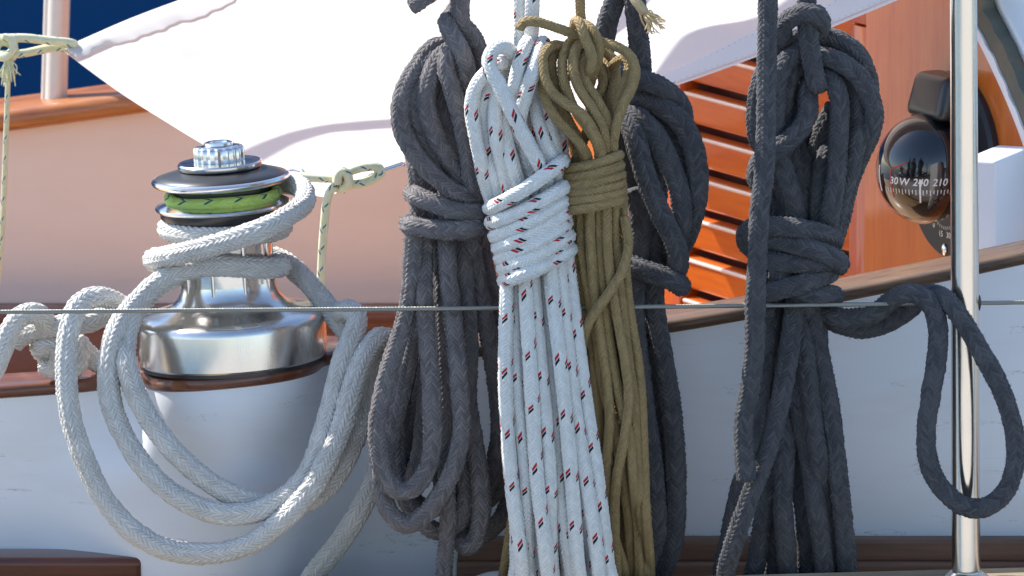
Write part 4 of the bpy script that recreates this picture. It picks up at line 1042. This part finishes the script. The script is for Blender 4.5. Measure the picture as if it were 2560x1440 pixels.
a5([(2090, 260, 60), (2070, 300, 56), (2042, 366, 50), (2032, 425, 48), (2040, 500, 50), (2050, 590, 54)])
a5([(2085, 330, 60), (2066, 382, 46), (2050, 453, 36), (2045, 545, 40), (2045, 600, 48)])
# binding turns
a5([(1990, 575, 80), (1920, 625, 76), (1880, 622, 56), (1864, 594, 40), (1882, 570, 14), (1938, 566, -6), (2017, 574, -8), (2078, 592, 14), (2082, 606, 46), (2030, 605, 90), (1950, 600, 92), (1915, 592, 56), (1925, 597, 16), (1965, 607, -4), (2033, 623, -14), (2090, 648, -2), (2096, 664, 34), (2050, 664, 84), (1970, 650, 90), (1926, 640, 50), (1934, 648, 8), (1960, 658, -4), (2017, 660, -4), (2072, 652, 6), (2078, 640, 50), (2000, 640, 92), (1910, 690, 84), (1890, 742, 50), (1914, 734, 6), (1991, 713, -10), (2055, 694, 4), (2078, 676, 40), (2040, 690, 90)], name='wrapping_turn')
a5([(1960, 690, 20), (2002, 728, -2), (2045, 738, -4), (2080, 738, 14), (2082, 742, 46), (2030, 740, 90), (1930, 742, 80), (1886, 756, 44), (1890, 770, 34), (1940, 772, 40)], name='wrapping_turn')
a5([(1930, 640, 10), (1955, 690, 0), (1985, 720, 2), (2010, 745, 20), (2020, 790, 40)], name='strand')
# lower strands, joined two by two below the picture
q1 = [(2000, 650, 40), (1988, 759, 22), (1972, 891, 6), (1946, 1023, -4), (1918, 1129, -8), (1877, 1234, -8), (1841, 1340, -4), (1815, 1430, 10)]
q2 = [(1960, 650, 60), (1932, 775, 56), (1914, 891, 54), (1898, 1000, 54), (1884, 1130, 54), (1855, 1208, 54), (1824, 1340, 56), (1808, 1440, 58)]
q3 = [(1985, 700, 60), (1982, 840, 52), (1988, 940, 44), (2000, 1030, 38), (2020, 1135, 34), (2040, 1261, 32), (2055, 1366, 34), (2062, 1440, 44)]
q4 = [(1990, 650, 50), (2000, 790, 36), (2017, 918, 28), (2034, 1050, 26), (2049, 1155, 30), (2060, 1261, 40), (2070, 1366, 50), (2076, 1440, 58)]
q5 = [(2020, 650, 46), (2030, 775, 36), (2046, 865, 32), (2067, 970, 30), (2083, 1076, 30), (2098, 1208, 30), (2112, 1340, 34), (2118, 1440, 46)]
q6 = [(1950, 700, 70), (1955, 860, 64), (1964, 1000, 50), (1966, 1080, 40), (1962, 1155, 32), (1958, 1261, 28), (1964, 1366, 32), (1970, 1440, 46)]
q7 = [(1945, 650, 76), (1945, 850, 76), (1940, 1020, 70), (1925, 1190, 60), (1905, 1310, 52), (1884, 1440, 56)]
q8 = [(1975, 650, 84), (1970, 850, 82), (1955, 1050, 76), (1938, 1210, 66), (1932, 1330, 58), (1934, 1440, 62)]
q9 = [(2010, 650, 84), (2000, 850, 82), (1990, 1050, 78), (2000, 1200, 72), (2014, 1310, 66), (2020, 1440, 70)]
q10 = [(2035, 650, 70), (2045, 850, 64), (2058, 1000, 60), (2060, 1150, 64), (2048, 1300, 72), (2036, 1440, 80)]
def jn(A, B, yb=1530): 
    return A + [((A[-1][0] * .75 + B[-1][0] * .25), yb - 25, 60), ((A[-1][0] + B[-1][0]) / 2, yb, 70), ((A[-1][0] * .25 + B[-1][0] * .75), yb - 25, 76)] + B[::-1]
for A, B, yb in ((q1, q7, 1520), (q2, q8, 1530), (q3, q6, 1540), (q5, q4, 1520), (q9, q10, 1545)): a5(jn(A, B, yb), name='loop')
a5([(2010, 720, 60), (2040, 765, 44), (2080, 788, 30), (2120, 795, 22), (2178, 787, 14), (2225, 754, 4), (2260, 734, -6), (2300, 738, -14), (2333, 770, -20), (2346, 833, -24), (2341, 903, -28), (2324, 1008, -32), (2315, 1096, -36), (2326, 1172, -38), (2366, 1234, -40), (2418, 1268, -40), (2464, 1268, -40), (2508, 1236, -38), (2533, 1183, -36), (2540, 1113, -34), (2524, 1032, -32), (2492, 950, -32), (2453, 880, -32), (2412, 810, -30), (2373, 756, -22), (2338, 734, -4), (2308, 738, 12), (2276, 770, 24), (2225, 803, 34), (2167, 822, 42), (2115, 816, 50), (2065, 790, 60), (2030, 740, 70)], name='hanging_loop')
L5.append(wire_ghost())
L5.append(Strand('post', PX([(2416, 1431, 0), (2408, -100, 0)]), 35 / 3000, True, True))
build_coil(c5, L5, M['navy'], fuzz=50000)

# --- thick white rope on the winch
R6 = 26.5 / 2950
c6 = thing('sheet_rope', 'thick white braided rope wrapped on the winch, hanging in loops below', 'rope', at(583, 1000, .10))
L6 = []
a6 = lambda pts, d=0, d1=None, name='strand', fixed=False: add(L6, pts, d, d1, name, R6, fixed)
def ring_pts(cx, cy, R, a0, a1, n, drop=0):
    c = at(cx, cy, YC); out = []
    for i in range(n):
        t_ = i / (n - 1); a = math.radians(a0 + (a1 - a0) * t_)
        out.append(c + np.array([R * math.cos(a), R * math.sin(a), drop * t_]))
    return np.array(out)
RR = (116 + 27) / 2920
L6.append(Strand('drum_turn', ring_pts(563, 562, RR, 70, -290, 26, -.004), R6, True))
L6.append(Strand('drum_turn', np.vstack([PX([(640, 470, 225), (700, 458, 212), (742, 462, 178), (762, 484, 148), (757, 512, 122), (716, 542, 98), (650, 575, 82)]), PX([(560, 606, 84), (470, 630, 96), (406, 643, 122), (385, 648, 152), (395, 655, 190), (450, 655, 216), (560, 652, 222), (660, 656, 204), (700, 664, 172)])]), R6, True))
L6.append(Strand('drum_turn', np.vstack([PX([(700, 664, 172), (696, 668, 140), (640, 670, 118), (560, 664, 113), (490, 668, 122), (440, 680, 134), (395, 706, 128), (345, 752, 116), (300, 808, 104), (272, 900, 94), (276, 1000, 84), (310, 1090, 72), (370, 1178, 58), (450, 1246, 46), (540, 1282, 40), (620, 1284, 38), (700, 1253, 40), (765, 1190, 48), (804, 1100, 58), (832, 1000, 68), (858, 900, 76), (885, 830, 84), (893, 795, 96), (870, 775, 120), (840, 790, 145)])]), R6))
a6([(470, 672, 165), (420, 700, 150), (365, 745, 128), (325, 805, 108), (314, 880, 96), (332, 965, 82), (372, 1045, 68), (432, 1125, 58), (505, 1192, 52), (585, 1240, 52), (670, 1262, 56), (750, 1258, 62), (808, 1226, 66), (857, 1165, 70), (886, 1100, 76), (912, 1035, 84), (928, 970, 92), (935, 910, 104), (930, 880, 130), (900, 870, 160)])
a6([(330, 790, 150), (292, 758, 140), (245, 742, 128), (198, 762, 112), (172, 830, 100), (166, 950, 88), (181, 1060, 78), (216, 1160, 68), (266, 1256, 58), (332, 1328, 48), (420, 1374, 40), (520, 1384, 34), (620, 1362, 32), (700, 1306, 34), (766, 1238, 40), (820, 1148, 48), (856, 1060, 56), (882, 965, 64), (908, 895, 74), (940, 850, 92), (975, 848, 120), (1010, 862, 150)])
a6([(640, 640, 214), (700, 648, 206), (745, 682, 186), (790, 730, 162), (832, 782, 144), (868, 832, 134), (900, 872, 140), (930, 900, 160)])
a6([(985, 1080, 130), (960, 1130, 112), (936, 1200, 104), (896, 1285, 100), (846, 1360, 98), (795, 1425, 98), (740, 1500, 100), (690, 1560, 110)], name='strand')
a6([(-60, 990, 120), (-20, 935, 120), (4, 880, 120), (24, 828, 124), (54, 790, 132), (88, 784, 144), (112, 806, 158), (108, 850, 168)])
a6([(30, 860, 170), (60, 838, 166), (110, 822, 162), (160, 812, 160), (222, 804, 160), (283, 780, 162), (330, 760, 168)])
# stopper knot lying on the cap
a6([(270, 915, 196), (232, 898, 186), (205, 872, 176), (190, 858, 178), (196, 890, 168), (190, 915, 172), (150, 912, 190), (116, 890, 186), (100, 866, 172), (112, 866, 160), (140, 868, 158), (150, 890, 158), (140, 918, 172), (110, 910, 186)], name='stopper_knot')
L6.append(wire_ghost())
build_coil(c6, L6, M['thick'], nseg=28, fuzz=9000, fuzz_len=.0016, ring=.2)

# --- green line in the self tailing jaws
gl = thing('green_line', 'bright green line lying in the jaws of the winch', 'rope', at(570, 490, YC))
c_ = at(557, 489, YC)
C = []
for i in range(60):
    a = math.radians(-205 + 270 * i / 59); rr_ = 133 / 2920
    p = c_ + np.array([rr_ * math.cos(a), rr_ * math.sin(a), 0]); p[2] += math.tan(math.radians(3.5)) * rr_ * math.cos(a) + .0006 * math.sin(i * .3)
    C.append(p)
link('line', tube_mesh('line', catmull(np.array(C), .0015) - base_of(gl), 15 / 2920, M['green'], 16), M['green'], gl)

# --- lime ties at the sail corners
lt = thing('sail_tie', 'pale lime cord knotted at the left corner of the sail, end frayed', 'cord', at(20, 125, .74))
Rt = .0042
b_ = 745
st_ = [Strand('cord', PX([(-80, 100, 760), (0, 96, 750), (60, 95, 745), (120, 101, 742), (172, 106, 752), (186, 112, 762), (176, 117, 772), (120, 121, 765), (60, 133, 745), (20, 136, 738), (-60, 138, 745)]), Rt),
       Strand('knot', PX([(4, 92, 735), (30, 100, 726), (34, 120, 724), (20, 138, 728), (0, 142, 735), (-10, 120, 745), (6, 104, 752), (28, 112, 750), (36, 132, 742), (24, 150, 738)]), Rt),
       Strand('cord', PX([(22, 145, 742), (20, 200, 745), (16, 320, 750), (10, 480, 755), (2, 620, 760), (-12, 760, 765), (-30, 900, 770)]), .0026)]
build_coil(lt, st_, M['lime'], nseg=12, step=.006)
fray(lt, at(22, 150, .737), [(22 + random.uniform(-30, 32), 206 + random.uniform(-24, 14), 737 + random.uniform(-12, 12)) for _ in range(30)], M['limefib'], .0009)
lt = thing('sail_tie', 'lime green cord knotted at the lower corner of the sail beside the winch', 'cord', at(850, 445, .43))
b_ = 430
st_ = [Strand('cord', PX([(650, 440, 440), (720, 440, 436), (780, 444, 432), (840, 444, 430), (870, 430, 428), (910, 418, 432), (945, 418, 440), (952, 432, 444), (930, 450, 436), (890, 460, 430), (850, 458, 430)]), Rt),
       Strand('knot', PX([(842, 462, 424), (846, 436, 418), (860, 428, 416), (872, 446, 418), (866, 466, 424), (848, 472, 432), (836, 456, 436), (850, 440, 438)]), Rt),
       Strand('cord', PX([(842, 462, 430), (826, 478, 428), (816, 510, 428), (811, 560, 430), (806, 620, 432), (803, 680, 434), (800, 740, 436), (798, 820, 438)]), .0040)]
build_coil(lt, st_, M['lime'], nseg=12, step=.006)
sh = thing('shackle_pin', 'slim steel toggle at the sail corner beside the lime cord', 'toggle', at(960, 428, .44))
a = at(915, 442, .438) - base_of(sh); b = at(1012, 410, .452) - base_of(sh)
cyl_between('pin', a, b, .0016, M['chrome'], sh, 12)
a = at(930, 434, .444) - base_of(sh); b = at(1006, 408, .458) - base_of(sh)
cyl_between('pin', a, b, .0016, M['chrome'], sh, 12)
# small white fairlead on the deck and the thin line behind the charcoal coil
fl = thing('fairlead', 'white rounded deck fairlead at the foot of the flecked coil', 'fairlead', at(1232, 1490, .12))
bm = bmesh.new(); bmesh.ops.create_uvsphere(bm, u_segments=40, v_segments=24, radius=1)
bmesh.ops.scale(bm, vec=(.034, .022, .022), verts=bm.verts)
cpos = at(1250, 1491, .12) - base_of(fl); bmesh.ops.translate(bm, vec=cpos, verts=bm.verts)
bm_obj('dome', bm, M['white'], fl, smooth=True)
zf = DECK_Z - base_of(fl)[2]
bm_obj('foot', box_bm(cpos[0] - .03, cpos[0] + .03, -.018, .018, zf, cpos[2], .003), M['white'], fl)
tl = thing('thin_line', 'thin pale line hanging behind the charcoal coil near the bottom', 'cord', at(1139, 1400, .13))
build_coil(tl, [Strand('line', PX([(1136, 1150, 130), (1137, 1300, 132), (1140, 1372, 134), (1136, 1420, 136), (1140, 1480, 138), (1150, 1545, 140)]), .0018)], M['thinw'], nseg=10)
